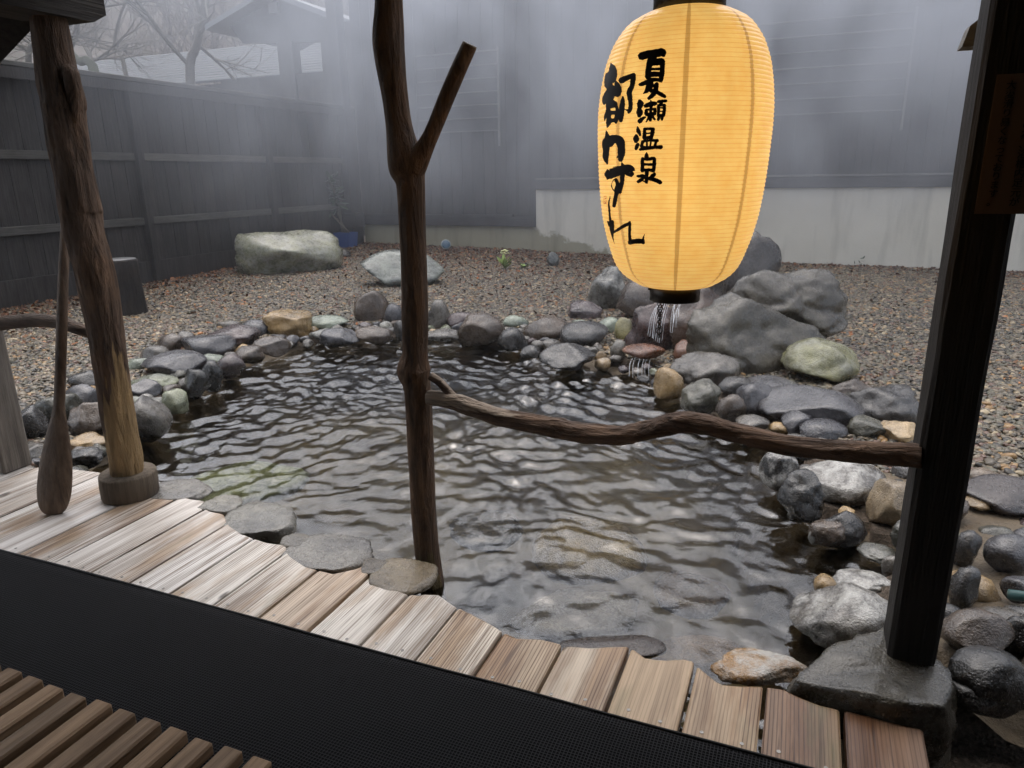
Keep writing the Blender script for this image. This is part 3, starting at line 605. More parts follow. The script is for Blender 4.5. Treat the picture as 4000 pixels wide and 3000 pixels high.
fm = obj('floor_mat', mat_me, Mm.m, smooth=True, label='black woven mesh mat rolled out along the deck', category='mat')
sol = fm.modifiers.new('thick', 'SOLIDIFY'); sol.thickness = 0.006; sol.offset = -1
hem = MB(); hp = [(x, MAT_Y-0.004+0.006*(float(vnoise(np.array(x), np.array(MAT_Y), 3.0, 8))-0.5), 0.011) for x in np.linspace(-4.9, 0.9, 90)]
hem.tube(hp, [0.0045]*len(hp), 6); obj('hem', hem, m_plain('hem_black', (0.006, 0.0065, 0.006), 0.6, 0.3), fm, smooth=True)

db = thing('duckboard', 'brown slatted cedar duckboard lying on the black mat', 'duckboard', (-1.7, 1.1, 0.012))
e0, e1 = G(84, 2627, 0.075), G(940, 2946, 0.075); nsl = 10
pitch = (e1[0]-e0[0])/(940-84)*94 if False else (e1[0]-e0[0])/9.0
sl_me = []
for q in range(3):
    b_ = MB().box((-pitch*0.33, -1.3, 0), (pitch*0.33, 0, 0.04), 0.006); me = b_.mesh('slat'); me.materials.append(DUCKW); sl_me.append(me)
xk = e1[0] + pitch*1.0; k = 0
while xk > -3.6:
    s = bpy.data.objects.new('slat', sl_me[k % 3]); COL.objects.link(s); s.parent = db
    s.location = (xk+1.7-pitch*0.33, e0[1]-1.1+random.uniform(-.004, .004), 0.026); xk -= pitch; k += 1
for yy in (-0.42, -1.1): obj('bearer', MB().box((-3.6+1.7, yy, 0), (e1[0]+pitch+1.7-0.05, yy+0.045, 0.026)), DUCKW, db)

# ------------------------------------------------------------------ posts and rails of the shelter
def wander(path_px, Y, n=60, sides=28, amp=0.06, freq=3.0, seed=0, rscale=1.0):
    """a log given by (px, py, width) along its length, on the plane y = Y"""
    pts = [PY(x, y, Y) for x, y, _ in path_px]; rr = [w_/2*depth(p)/F*rscale for p, (_, _, w_) in zip(pts, path_px)]
    S_ = spline([(*p, r_) for p, r_ in zip(pts, rr)], n)
    L_ = np.linalg.norm(np.diff(S_[:, :3], axis=0), axis=1).mean()
    return MB().tube(S_[:, :3], S_[:, 3], sides, True, amp, freq, seed, long=L_*9)
BARKL = m_bark('peeling_bark', (0.032, 0.020, 0.013), (0.215, 0.140, 0.095), bare=(0.48, 0.32, 0.155), side=(0.9, 0.35, 0), lo=0.34, hi=0.62)
BARKM = m_bark('dark_bark', (0.028, 0.016, 0.010), (0.165, 0.102, 0.062), bare=(0.16, 0.115, 0.05), side=(0.3, -0.6, 0), lo=0.25, hi=0.12)
BARKR = m_bark('rail_bark', (0.026, 0.016, 0.012), (0.18, 0.12, 0.085), bare=(0.36, 0.29, 0.225), side=(0, 0, 0.8), lo=0.22, hi=-0.62, horizontal=True)
CUT = m_plain('sawn_end', (0.16, 0.14, 0.11), 0.7, 0.3, 0.3, 30)
yl = float(G(510, 1932, 0)[1]); Y_L = yl
lp = thing('log_post', 'stout leaning log post with peeling bark on a round log foot', 'post', tuple(G(505, 1905, 0)))
def child(mb, name, mat, par, smooth=True, loc=None):
    L0 = Vector(par.location); me = mb.mesh(name)
    for v_ in me.vertices: v_.co = Vector(v_.co)-L0
    return obj(name, me, mat, par, smooth)
child(wander([(110,-420,120),(145,-200,120),(178,0,118),(190,68,122),(220,271,138),(246,390,150),(250,430,146),(264,542,143),(291,678,136),(310,800,146),(318,850,138),(341,949,134),(368,1045,138),(408,1262,126),(441,1479,118),(461,1623,116),(488,1768,114),(503,1900,112)], Y_L, 240, 64, 0.10, 3.6, 3), 'trunk', BARKL, lp)
child(wander([(256,272,44),(276,286,58),(284,330,58),(288,400,50),(292,480,20)], Y_L-0.01, 20, 12, 0.1, 3, 5), 'knot', BARKL, lp)
c0 = G(510, 1932, 0.0); foot = MB(); rf = 205/2*depth(c0)/F
foot.tube([(c0[0], c0[1], 0.002), (c0[0], c0[1], 0.012), (c0[0]+0.002, c0[1], 0.07), (c0[0]+0.004, c0[1], 0.118), (c0[0]+0.004, c0[1], 0.126)], [rf*0.97, rf, rf*1.01, rf*0.99, rf*0.95], 36, True, 0.05, 1.6, 4, 0.2)
child(foot, 'round_foot', LOGBASE, lp)

mp_y = float(G(1700, 2285, Z_WATER)[1])
fpst = thing('forked_trunk', 'dark forked tree trunk post standing at the water edge', 'trunk', tuple(G(1700, 2285, Z_WATER)))
child(wander([(1495,-400,108),(1510,-150,106),(1519,0,108),(1517,130,124),(1523,217,122),(1541,362,104),(1560,506,106),(1585,640,142),(1604,723,112),(1610,868,101),(1618,1085,101),(1621,1250,104),(1621,1380,101),(1616,1443,130),(1628,1500,106),(1634,1570,102),(1645,1800,100),(1652,1968,96),(1663,2103,94),(1675,2205,95),(1690,2300,94),(1708,2460,92)], mp_y, 240, 48, 0.055, 2.8, 8), 'stem', BARKM, fpst)
child(wander([(1590,690,120),(1628,630,95),(1668,560,66),(1700,490,60),(1745,380,62),(1790,275,62),(1834,178,60)], mp_y-0.005, 44, 24, 0.04, 3, 9), 'side_branch', BARKM, fpst)
tip = PY(1834, 178, mp_y-0.005)
child(MB().tube([tip+np.array([0, 0, 0.0]), tip+np.array([0.002, 0, 0.004])], [30*depth(tip)/F, 29*depth(tip)/F], 20), 'sawn_end', CUT, fpst)

rl = thing('branch_rail', 'crooked branch handrail between forked trunk and square post', 'rail', tuple(PY(2600, 1700, Y_POST)))
ry = lambda t: mp_y-0.02 + t*(2.16-mp_y+0.02)
rp = [(1675,1552,56),(1740,1562,60),(1798,1576,66),(1870,1602,66),(1948,1628,68),(2097,1657,72),(2180,1672,80),(2246,1687,78),(2395,1702,74),(2480,1692,72),(2544,1677,74),(2620,1657,80),(2684,1650,84),(2740,1655,80),(2793,1667,75),(2870,1690,72),(2942,1707,76),(3091,1742,78),(3290,1762,82),(3489,1774,88),(3600,1780,90)]
pts = []; 
for k, (x, y, w_) in enumerate(rp):
    p = PY(x, y, ry((x-1680)/1900)); pts.append((*p, w_/2*depth(p)/F))
S_ = spline(pts, 260)
child(MB().tube(S_[:, :3], S_[:, 3], 40, True, 0.13, 4.5, 12, 0.16), 'branch', BARKR, rl)
child(wander([(1800,1585,44),(1760,1540,36),(1720,1495,34),(1682,1468,34)], mp_y-0.02, 18, 14, 0.08, 3, 13), 'twig', BARKR, rl)

pb0, pb1 = G(3466, 2560, SLAB_TOP), G(3656, 2610, SLAB_TOP)
sp_x0, sp_x1 = pb0[0], pb1[0]; sp_y = (pb0[1]+pb1[1])/2
spost = thing('square_post', 'black square timber post on the right of the pool', 'post', ((sp_x0+sp_x1)/2, sp_y+0.07, SLAB_TOP-0.03))
post_m = MB(); nseg = 26; hw = (sp_x1-sp_x0)/2; zc0, zc1 = SLAB_TOP-0.03, 2.5
rows = []
for k in range(nseg):
    z = zc0 + (zc1-zc0)*k/(nseg-1); q = lambda s: 0.004*mnoise.noise(Vector((s*9.1, z*4, 3)))
    cxp = (sp_x0+sp_x1)/2; b = 0.012
    rows.append([(cxp-hw+b+q(1), sp_y, z), (cxp+hw-b+q(2), sp_y, z), (cxp+hw+q(3), sp_y+b, z), (cxp+hw, sp_y+0.15-b, z), (cxp+hw-b, sp_y+0.15, z), (cxp-hw+b, sp_y+0.15, z), (cxp-hw+q(5), sp_y+0.15-b, z), (cxp-hw+q(6), sp_y+b, z)])
post_m.add([p for r_ in rows for p in r_], [(k*8+j, k*8+(j+1) % 8, (k+1)*8+(j+1) % 8, (k+1)*8+j) for k in range(nseg-1) for j in range(8)] + [tuple(range(7, -1, -1)), tuple((nseg-1)*8+j for j in range(8))])
child(post_m, 'shaft', POSTW, spost, False)
# weathered beam end tenoned through the post
YB = 2.36; b0 = PY(3755, 150, YB); tz = (PY(3760, 190, YB)[2], PY(3790, 75, YB)[2])
bm_ = MB(); x0 = b0[0]; x1 = sp_x0+0.08; yb = YB-0.03
prof = [(x0, tz[0]), (x0+0.055, tz[0]), (x0+0.055, tz[0]-0.012), (x1, tz[0]-0.012), (x1, tz[1]+0.045), (x0+0.05, tz[1]+0.012), (x0+0.012, tz[1]-0.02)]
bm_.add([(x, yb, z) for x, z in prof] + [(x, yb+0.075, z) for x, z in prof], [tuple(range(7)), tuple(reversed(range(7, 14)))] + [(j, j+7, (j+1) % 7+7, (j+1) % 7) for j in range(7)])
child(bm_, 'beam_end', GREYW, spost, False)

# notice on the post
pn = [PY(3903, 291, sp_y-0.004), PY(3806, 835, sp_y-0.004), PY(3972, 836, sp_y-0.004)]
nx0, nx1, nz0, nz1 = pn[1][0]+0.0, sp_x1-0.006, pn[1][2], pn[0][2]
nz0 = pn[1][2]; nx0 = pn[1][0]
notice = thing('paper_notice', 'brown paper notice with black brush writing on the post', 'notice', (nx0, sp_y-0.004, nz0))
child(MB().box((nx0, sp_y-0.005, nz0), (nx1+0.02, sp_y-0.0015, nz1)), 'sheet', m_plain('brown_paper', (0.12, 0.078, 0.055), 0.8, 0.2, 0.12, 6), notice, False)
INK = m_plain('ink', (0.012, 0.009, 0.008), 0.6, 0.3, 0.2, 20)
def glyphs(text, size):
    cu = bpy.data.curves.new('writing', 'FONT'); cu.body = text; cu.size = size; cu.space_line = 0.98; cu.align_x = 'CENTER'; cu.extrude = 0.0004; cu.offset = size*0.012
    t = bpy.data.objects.new('writing', cu); COL.objects.link(t); dg = bpy.context.evaluated_depsgraph_get()
    me = bpy.data.meshes.new_from_object(t.evaluated_get(dg)); bpy.data.objects.remove(t); return me
wN = nx1+0.02-nx0; hN = nz1-nz0
for txt, fx in (('大変滑り易くなっております。', 0.30), ('温泉成分の為、浴槽内足元が', 0.74)):
    nch = len(txt); sz = hN*0.90/nch*1.02
    me = glyphs('\n'.join(txt), sz); me.materials.clear()
    o = obj('writing', me, INK, notice); o.rotation_euler = (math.pi/2, 0, 0); o.location = (wN*fx, -0.0025, hN*0.955-sz*0.85)

# far-left square post, low branch rail, paddle
fl = thing('short_square_post', 'pale weathered square post at the left edge of the deck', 'post', tuple(G(40, 1850, 0.0)))
px_ = G(30, 1850, 0.0); q = MB(); q.box((px_[0]-0.17, px_[1]-0.02, 0.0), (px_[0]+0.005, px_[1]+0.14, 2.4), 0.01)
child(q, 'shaft', m_wood('pale_weathered_post', (0.10, 0.088, 0.075), (0.27, 0.24, 0.205), 'Z', 0.8), fl, False)
lr = thing('low_branch_rail', 'bent branch rail joining the left posts', 'rail', tuple(PY(170, 1270, Y_L+0.03)))
child(wander([(-160,1290,52),(-40,1272,52),(60,1258,54),(160,1252,52),(240,1262,50),(310,1285,48),(370,1305,46)], Y_L+0.03, 40, 20, 0.06, 3, 21), 'branch', m_bark('smooth_branch', (0.05, 0.034, 0.025), (0.12, 0.085, 0.065), horizontal=True), lr)
p0 = np.array(G(205, 2010, 0.0)); p1 = np.array(PY(262, 870, Y_L+0.10)); ax = (p1-p0)
pd = thing('wooden_paddle', 'long dark wooden paddle leaning beside the log post', 'paddle', tuple(p0))
prof = [(0.0,0.030,0.010),(0.006,0.046,0.016),(0.03,0.068,0.024),(0.08,0.081,0.028),(0.16,0.078,0.028),(0.24,0.062,0.026),(0.31,0.041,0.025),(0.36,0.027,0.024),(0.40,0.024,0.023),(0.6,0.024,0.023),(0.85,0.022,0.021),(1.0,0.021,0.020)]
SP_ = spline(prof, 60); a_ = Vector(R0); tdir = Vector(ax).normalized(); a_ = (a_-tdir*a_.dot(tdir)).normalized(); b_ = tdir.cross(a_)
rot = 0.5; a2 = a_*math.cos(rot)+b_*math.sin(rot); b2 = -a_*math.sin(rot)+b_*math.cos(rot)
pm = MB(); vs = []
for t, hw_, ht in SP_:
    cpt = Vector(p0 + ax*float(t)) + a_*0.006*math.sin(t*5)
    for k in range(20):
        an = 2*math.pi*k/20; vs.append(cpt + a_*hw_*math.cos(an)*1.0 + b_*ht*math.sin(an))
nP = len(SP_)
pm.add(vs, [(i*20+k, i*20+(k+1) % 20, (i+1)*20+(k+1) % 20, (i+1)*20+k) for i in range(nP-1) for k in range(20)] + [tuple(range(19, -1, -1)), tuple((nP-1)*20+k for k in range(20))])
child(pm, 'blade_and_shaft', PADW, pd)

# ------------------------------------------------------------------ shelter roof over the deck (mostly above the frame; it shades the deck)
roof = thing('shelter_roof', 'dark timber shelter roof above the deck with a square-cut beam end', 'roof', (-1.5, 0, 2.3))
bz = float(PX(355, 88, -2.9)[2]); by = float(PX(355, 88, -2.9)[1])
nose = MB(); x0, x1 = -3.12, -2.88
tipx = PX(415, 60, x1)
prof = [(-1.9, bz), (by, bz), (tipx[1], tipx[2]), (tipx[1], bz+0.30), (-1.9, bz+0.30)]
nose.add([(x0, y, z) for y, z in prof] + [(x1, y, z) for y, z in prof], [tuple(range(5)), tuple(reversed(range(5, 10)))] + [(j, (j+1) % 5, (j+1) % 5+5, j+5) for j in range(5)])
child(nose, 'cross_beam', BEAMW, roof, False)
br0, br1 = PY(150, 60, Y_L+0.02), PY(-260, 420, Y_L+0.02)
child(MB().tube([br0+np.array([0.1, 0, 0.12]), br1], [0.085, 0.085], 4), 'knee_brace', BEAMW, roof, False)
zt = bz+0.30
child(MB().box((-5.6, Y_L-0.09, zt), (1.9, Y_L+0.09, zt+0.2)), 'eave_beam', BEAMW, roof, False)
for k in range(9):
    x = -5.2 + k*0.85
    rb = MB(); y0, y1 = -2.6, 2.36; z0, z1 = zt+1.35, zt+0.21
    rb.add([(x-.04, y0, z0), (x+.04, y0, z0), (x+.04, y1, z1), (x-.04, y1, z1), (x-.04, y0, z0+.1), (x+.04, y0, z0+.1), (x+.04, y1, z1+.1), (x-.04, y1, z1+.1)], [(0,3,2,1),(4,5,6,7),(0,1,5,4),(1,2,6,5),(2,3,7,6),(3,0,4,7)])
    child(rb, 'rafter', BEAMW, roof, False)
rb = MB(); y0, y1 = -2.6, 2.42; z0, z1 = zt+1.456, zt+0.30
rb.add([(-5.8, y0, z0), (2.1, y0, z0), (2.1, y1, z1), (-5.8, y1, z1), (-5.8, y0, z0+.06), (2.1, y0, z0+.06), (2.1, y1, z1+.06), (-5.8, y1, z1+.06)], [(0,3,2,1),(4,5,6,7),(0,1,5,4),(1,2,6,5),(2,3,7,6),(3,0,4,7)])
child(rb, 'roof_boarding', BEAMW, roof, False)
hutw = thing('shelter_wall', 'dark board wall closing the shelter behind the viewer, plus an added unseen side wall', 'wall', (0, -2.4, 0))
child(MB().box((-5.6, -2.5, -0.05), (1.9, -2.4, zt+1.4)), 'back_boarding', BEAMW, hutw, False)
child(MB().box((1.02, -2.4, -0.05), (1.12, 2.3, zt+0.9)), 'added_side_wall', BEAMW, hutw, False)  # side wall added out of view to shade the lower right corner

# ------------------------------------------------------------------ lantern
LY = 1.95
LROWS = [(40,130),(52,165),(70,205),(95,240),(127,261),(169,288),(210,302),(253,316),(338,329),(422,335),(506,334),(591,328),(675,321),(760,311),(844,298),(928,276),(1013,245),(1055,222),(1090,180),(1112,135),(1118,103)]
axis = lambda y: 2696.0 - 0.055*y
Lp = [PY(axis(y), y, LY) for y, _ in LROWS]; lc = np.array(Lp[10]); lx = lc[0]; LD = depth(lc)
lz = np.array([p[2] for p in Lp]); lr_ = np.array([0.985*w_*depth(p)/F for (_, w_), p in zip(LROWS, Lp)])
o_ = np.argsort(lz); lz, lr_ = lz[o_], lr_[o_]
def lrad(z): return np.interp(z, lz, lr_)
# smooth the profile
zz = np.linspace(lz[0], lz[-1], 200); rs = lrad(zz); ker = np.ones(9)/9; rs[4:-4] = np.convolve(rs, ker, 'valid')
def lrad(z): return np.interp(z, zz, rs)
lan = thing('paper_lantern', 'lit yellow paper lantern with black brush writing', 'lantern', (lx, LY, lz[0]))
NR = 66; lm = MB(); seg = 96; rowsz = []
for i in range(NR):
    for s in (0.0, 0.18, 0.5, 0.82): rowsz.append((lz[0]+(lz[-1]-lz[0])*(i+s)/NR, 0.0024*math.sin(math.pi*s)))
rowsz.append((lz[-1], 0))
vs = []
for z, b in rowsz:
    r_ = float(lrad(z))+b
    vs += [(lx+r_*math.cos(2*math.pi*k/seg), LY+r_*math.sin(2*math.pi*k/seg), z) for k in range(seg)]
lm.add(vs, [(i*seg+k, i*seg+(k+1) % seg, (i+1)*seg+(k+1) % seg, (i+1)*seg+k) for i in range(len(rowsz)-1) for k in range(seg)])
PP = Mat('lit_paper', 0.35, 0.4); c = PP.coord('Object'); sep = PP.n('ShaderNodeSeparateXYZ'); PP.link(PP.tc.outputs['Object'], sep.inputs[0])
saw = PP.math('FRACT', PP.math('MULTIPLY', sep.outputs[2], NR/(lz[-1]-lz[0])))
wire = PP.ramp(PP.math('ABSOLUTE', PP.math('SUBTRACT', saw, 0.5)), [(0.40, 0), (0.48, 1)])
ang = PP.math('ARCTAN2', sep.outputs[1], sep.outputs[0])
sv = PP.math('FRACT', PP.math('ADD', PP.math('MULTIPLY', ang, 8/(2*math.pi)), 0.293))
sv = PP.math('ADD', sv, PP.math('MULTIPLY', PP.math('SUBTRACT', PP.noise(c, 60, 2, 0.5), 0.5), 0.012))
seam = PP.ramp(PP.math('ABSOLUTE', PP.math('SUBTRACT', sv, 0.5)), [(0.032, 1), (0.040, 0)])
fib = PP.noise(c, 26, 5, 0.7)
pc = PP.mix(PP.ramp(fib, [(0.3, 0), (0.75, 1)]), (0.92, 0.48, 0.11), (1.0, 0.615, 0.175))
pc = PP.mix(PP.math('MULTIPLY', wire, 0.6), pc, (0.52, 0.22, 0.035)); pc = PP.mix(PP.math('MULTIPLY', seam, 0.62), pc, (0.36, 0.16, 0.03))
PP.col(PP.mix(0.5, pc, (0.6, 0.5, 0.3))); 
hot = PP.math('MULTIPLY', PP.math('SUBTRACT', sep.outputs[2], (lz[-1]-lz[0])*0.52), 2.0/(lz[-1]-lz[0])); hot = PP.math('SUBTRACT', 1.06, PP.math('MULTIPLY', PP.math('MULTIPLY', hot, hot), 0.26))
wr_ = PP.noise(PP.coord('Object', scale=(1, 1, 0.25)), 14, 4, 0.65); hot = PP.math('MULTIPLY', hot, PP.math('ADD', 0.80, PP.math('MULTIPLY', wr_, 0.4)))
PP.link(PP.mix(1, pc, hot, 'MULTIPLY'), PP.b.inputs['Emission Color']); PP.b.inputs['Emission Strength'].default_value = 0.41; PP.m.cycles.emission_sampling = 'NONE'
child(lm, 'paper_shade', PP.m, lan)
IRON = m_plain('black_lacquer', (0.012, 0.010, 0.009), 0.35, 0.5, 0.3, 14)
zb = lz[0]; rc = 103*LD/F
capm = MB(); H_ = 55*LD/F
cp = [(zb+0.004, rc*0.96), (zb+0.002, rc*1.0), (zb-H_, rc*1.0), (zb-H_-0.002, rc*0.97), (zb-H_+0.002, rc*0.90), (zb-0.004, rc*0.90)]
def lathe(mb, prof, cx_, cy_, seg=48):
    vs = [(cx_+r_*math.cos(2*math.pi*k/seg), cy_+r_*math.sin(2*math.pi*k/seg), z) for z, r_ in prof for k in range(seg)]
    mb.add(vs, [(i*seg+k, i*seg+(k+1) % seg, (i+1)*seg+(k+1) % seg, (i+1)*seg+k) for i in range(len(prof)-1) for k in range(seg)]); return mb
child(lathe(capm, cp, lx, LY), 'lower_ring', IRON, lan)
zt_ = lz[-1]; rt2 = 130*LD/F
child(lathe(MB(), [(zt_-0.004, rt2*0.97), (zt_-0.002, rt2*1.02), (zt_+0.07, rt2*1.02), (zt_+0.072, rt2*0.9)], lx, LY), 'upper_ring', IRON, lan)
for an in (0.4, math.pi+0.4, 2.3):
    child(MB().tube([(lx+rc*math.cos(an), LY+rc*math.sin(an), zb-0.006), (lx+(rc+0.006)*math.cos(an), LY+(rc+0.006)*math.sin(an), zb-0.006)], [0.004, 0.003], 8), 'rivet', IRON, lan)
child(MB().tube([(lx, LY, zt_+0.07), (lx, LY, zt)], [0.004, 0.004], 8), 'hanging_rod', IRON, lan)
# pull chain of small links with a ring
ch = MB(); cpos = np.array(PY(2580, 1178, LY))
def torus(mb, c, R_, r_, nrm, seg=10, sd_=5):
    n = Vector(nrm).normalized(); a = n.orthogonal().normalized(); b = n.cross(a); vs = []
    for i in range(seg):
        d = a*math.cos(2*math.pi*i/seg)+b*math.sin(2*math.pi*i/seg)
        for k in range(sd_): vs.append(Vector(c)+d*(R_+r_*math.cos(2*math.pi*k/sd_))+n*r_*math.sin(2*math.pi*k/sd_))
    mb.add(vs, [(i*sd_+k, i*sd_+(k+1) % sd_, ((i+1) % seg)*sd_+(k+1) % sd_, ((i+1) % seg)*sd_+k) for i in range(seg) for k in range(sd_)])
clen = 115*LD/F
for s in (-1, 1):
    for i in range(18):
        f = i/17; torus(ch, cpos+np.array([s*0.007*(1-f), 0, 0.03-(clen+0.03)*f]), 0.0042, 0.0013, (1, 0, 0) if i % 2 else (0, 1, 0))
torus(ch, cpos+np.array([0, 0, -clen-0.006]), 0.009, 0.0018, (0, 1, 0), 14)
for i in range(4): torus(ch, cpos+np.array([0, 0, -clen-0.014-i*0.004]), 0.004, 0.0013, (1, 0, 0) if i % 2 else (0, 1, 0))
child(ch, 'pull_chain', IRON, lan)

# brush writing on the paper: strokes (px, py, half width) laid on the curved shade
def on_shade(P2, off=0.0032):
    P2 = np.asarray(P2, float); out = np.zeros((len(P2), 3)); ts = np.linspace(LD-0.34, LD+0.02, 240)
    for i, (x, y) in enumerate(P2):
        d = ray(x, y); Q = EYE + d[None]*ts[:, None]; f = np.hypot(Q[:, 0]-lx, Q[:, 1]-LY) - (lrad(Q[:, 2])+off)
        hit = np.where(f < 0)[0]; k = hit[0] if len(hit) else int(np.argmin(f))
        q = Q[k]
        if len(hit) and k > 0: a = f[k-1]/(f[k-1]-f[k]); q = Q[k-1]*(1-a)+Q[k]*a
        else:
            v_ = q[:2]-np.array([lx, LY]); v_ = v_/np.linalg.norm(v_)*(lrad(q[2])+off); q = np.array([lx+v_[0], LY+v_[1], q[2]])
        out[i] = q
    return out
A = lambda L_: [(2320+x*320/1327, 180+y*400/1659, w_*320/1327/2) for x, y, w_ in L_]     # notes taken on an enlargement of the upper half
B = lambda L_: [(2320+x*320/1106, 500+y*480/1659, w_*320/1106/2) for x, y, w_ in L_]     # and of the lower half
CHARS = {
 'summer_character': [A([(765,170,110),(850,140,115),(1000,120,120),(1110,100,110),(1130,150,60)]), A([(960,190,120),(930,240,120),(900,300,90),(880,400,85),(880,500,95)]), A([(1110,240,80),(1110,350,70),(1100,450,75),(1080,560,65)]), A([(920,250,70),(1100,235,80)]), A([(920,290,60),(1100,280,50)]), A([(920,375,38),(1100,370,45)]), A([(920,455,80),(1090,455,70)]), A([(745,625,50),(850,590,70),(960,545,60),(1080,550,50)]), A([(920,590,90),(900,650,100),(850,730,60),(800,770,14)]), A([(1020,610,60),(1000,700,70),(960,780,70),(890,850,50)]), A([(900,650,60),(1010,640,50)]), A([(920,720,60),(1010,740,60),(1100,790,60),(1150,820,50)])],
 'rapids_character': [A([(740,890,60),(750,930,100),(745,980,80)]), A([(735,1010,60),(740,1080,100),(735,1130,60)]), A([(740,1220,70),(770,1190,60),(830,1150,30)]), A([(830,970,55),(920,940,70),(1000,930,60)]), A([(920,880,20),(930,940,50),(920,1050,45),(915,1200,50)]), A([(850,1040,50),(845,1100,55)]), A([(990,1020,50),(985,1090,50)]), A([(850,1030,35),(990,1020,35)]), A([(850,1110,50),(990,1095,50)]), A([(890,1150,40),(845,1230,18)]), A([(950,1140,40),(985,1190,35)]), A([(1040,900,45),(1170,885,45)]), A([(1095,910,50),(1085,950,50)]), A([(1045,960,45),(1045,1050,45),(1040,1130,45)]), A([(1145,960,45),(1140,1050,50),(1125,1130,50)]), A([(1045,960,40),(1145,955,40)]), A([(1045,1000,22),(1145,1000,22)]), A([(1045,1056,22),(1145,1056,22)]), A([(1045,1120,40),(1135,1120,40)]), A([(1060,1140,50),(1040,1195,40)]), A([(1110,1140,45),(1100,1190,40)])],
 'warm_character': [A([(705,1310,25),(720,1370,60),(750,1440,40)]), A([(685,1450,50),(685,1500,90),(680,1545,60)]), A([(715,1590,50),(690,1640,60)]), B([(575,250,45),(570,285,35)]), A([(815,1350,40),(820,1420,55),(815,1490,60)]), A([(815,1345,45),(900,1340,40),(970,1340,40)]), A([(955,1345,60),(945,1420,60),(930,1490,50)]), A([(830,1420,26),(940,1405,26)]), A([(820,1490,50),(930,1480,50)]), A([(800,1540,44),(900,1530,30),(1030,1530,50)]), A([(790,1550,40),(770,1620,50)]), B([(650,180,28),(645,250,30)]), B([(715,190,26),(715,250,24)]), B([(770,185,26),(760,245,24)]), B([(840,180,35),(825,240,35)]), B([(620,290,30),(700,275,45),(820,262,40),(910,258,50)]), B([(640,250,40),(720,262,30),(900,250,35)])],
 'spring_character': [B([(713,330,12),(712,370,50),(705,410,45)]), B([(655,410,40),(655,490,45),(655,580,45)]), B([(650,420,35),(730,420,40),(810,410,45)]), B([(815,415,45),(815,500,45),(800,580,50)]), B([(660,492,32),(810,492,36)]), B([(650,572,40),(730,565,36),(800,575,40)]), B([(715,580,50),(712,660,40),(710,735,40)]), B([(585,650,25),(630,650,40),(670,645,40),(650,690,45),(595,725,40)]), B([(820,620,40),(790,650,50),(745,690,30)]), B([(750,680,50),(820,700,50),(900,735,50)]), B([(665,715,18),(700,725,25)])],
 'capital_character': [A([(272,275,10),(285,310,50),(300,350,100),(310,430,120)]), A([(215,460,60),(230,560,110),(240,640,120)]), A([(330,440,90),(320,520,80),(290,560,90)]), A([(270,480,150),(250,560,140)]), A([(350,565,20),(370,620,70),(390,700,110),(370,770,120)]), A([(400,720,90),(300,740,130),(230,790,120),(170,830,60)]), A([(150,840,30),(165,900,60),(165,945,20)]), A([(310,690,120),(260,780,150),(240,880,110),(240,960,70)]), A([(240,960,80),(220,1040,50),(185,1140,40),(170,1210,14)]), A([(300,900,60),(350,930,50),(370,1000,45),(380,1080,60),(370,1160,70),(355,1240,40)]), A([(230,960,70),(240,1080,60),(240,1180,70),(235,1250,70),(215,1315,20)]), A([(240,970,80),(340,950,80)]), A([(240,1080,60),(370,1080,60)]), A([(250,1210,60),(350,1200,60)]), A([(470,820,25),(468,880,60),(455,980,80),(445,1100,80),(435,1210,60)]), A([(390,1090,30),(440,1080,30)]), A([(440,560,90),(520,520,80),(600,490,70),(650,465,60)]), A([(640,460,60),(635,540,75),(615,650,70),(575,740,80),(585,850,70),(595,950,60),(585,1030,60),(560,1075,40)]), A([(500,1025,8),(560,1045,40)])],
 'wa_character': [B([(163,30,8),(175,80,40),(180,140,70),(165,200,100),(165,300,80),(160,400,70),(180,485,20)]), B([(140,200,50),(200,200,110),(240,160,110),(300,150,100),(350,180,110),(370,260,90),(370,340,90),(360,430,60)]), B([(305,405,6),(330,385,30)])],
 'su_character': [B([(180,560,14),(200,620,110),(280,600,110),(380,570,110),(470,560,120),(490,600,120),(505,570,20)]), B([(180,690,20),(200,650,90)]), B([(375,470,16),(390,510,50)]), B([(255,530,8),(340,518,12)]), B([(385,620,60),(380,720,50),(365,800,50),(350,870,40)]), B([(300,700,40),(320,760,50),(320,830,80),(300,900,50),(285,980,50),(270,1055,40)]), B([(355,830,60),(320,840,70)]), B([(300,690,30),(262,705,12),(240,750,10),(240,800,12),(275,850,14)])],
 're_character': [B([(218,922,10),(212,960,14),(200,1020,22),(208,1100,24),(212,1180,24),(220,1240,30)]), B([(175,1260,14),(200,1290,70),(250,1270,50)]), B([(190,1310,30),(240,1300,50)]), B([(240,1290,60),(242,1400,50),(240,1480,44),(262,1560,30)]), B([(262,1410,22),(330,1370,34),(400,1325,40),(485,1285,40)]), B([(482,1270,30),(484,1340,36),(482,1420,34),(485,1500,40),(500,1545,40)]), B([(480,1545,50),(560,1530,60),(640,1530,60),(670,1550,40)]), B([(682,1435,10),(668,1480,20),(660,1530,50)])],
}
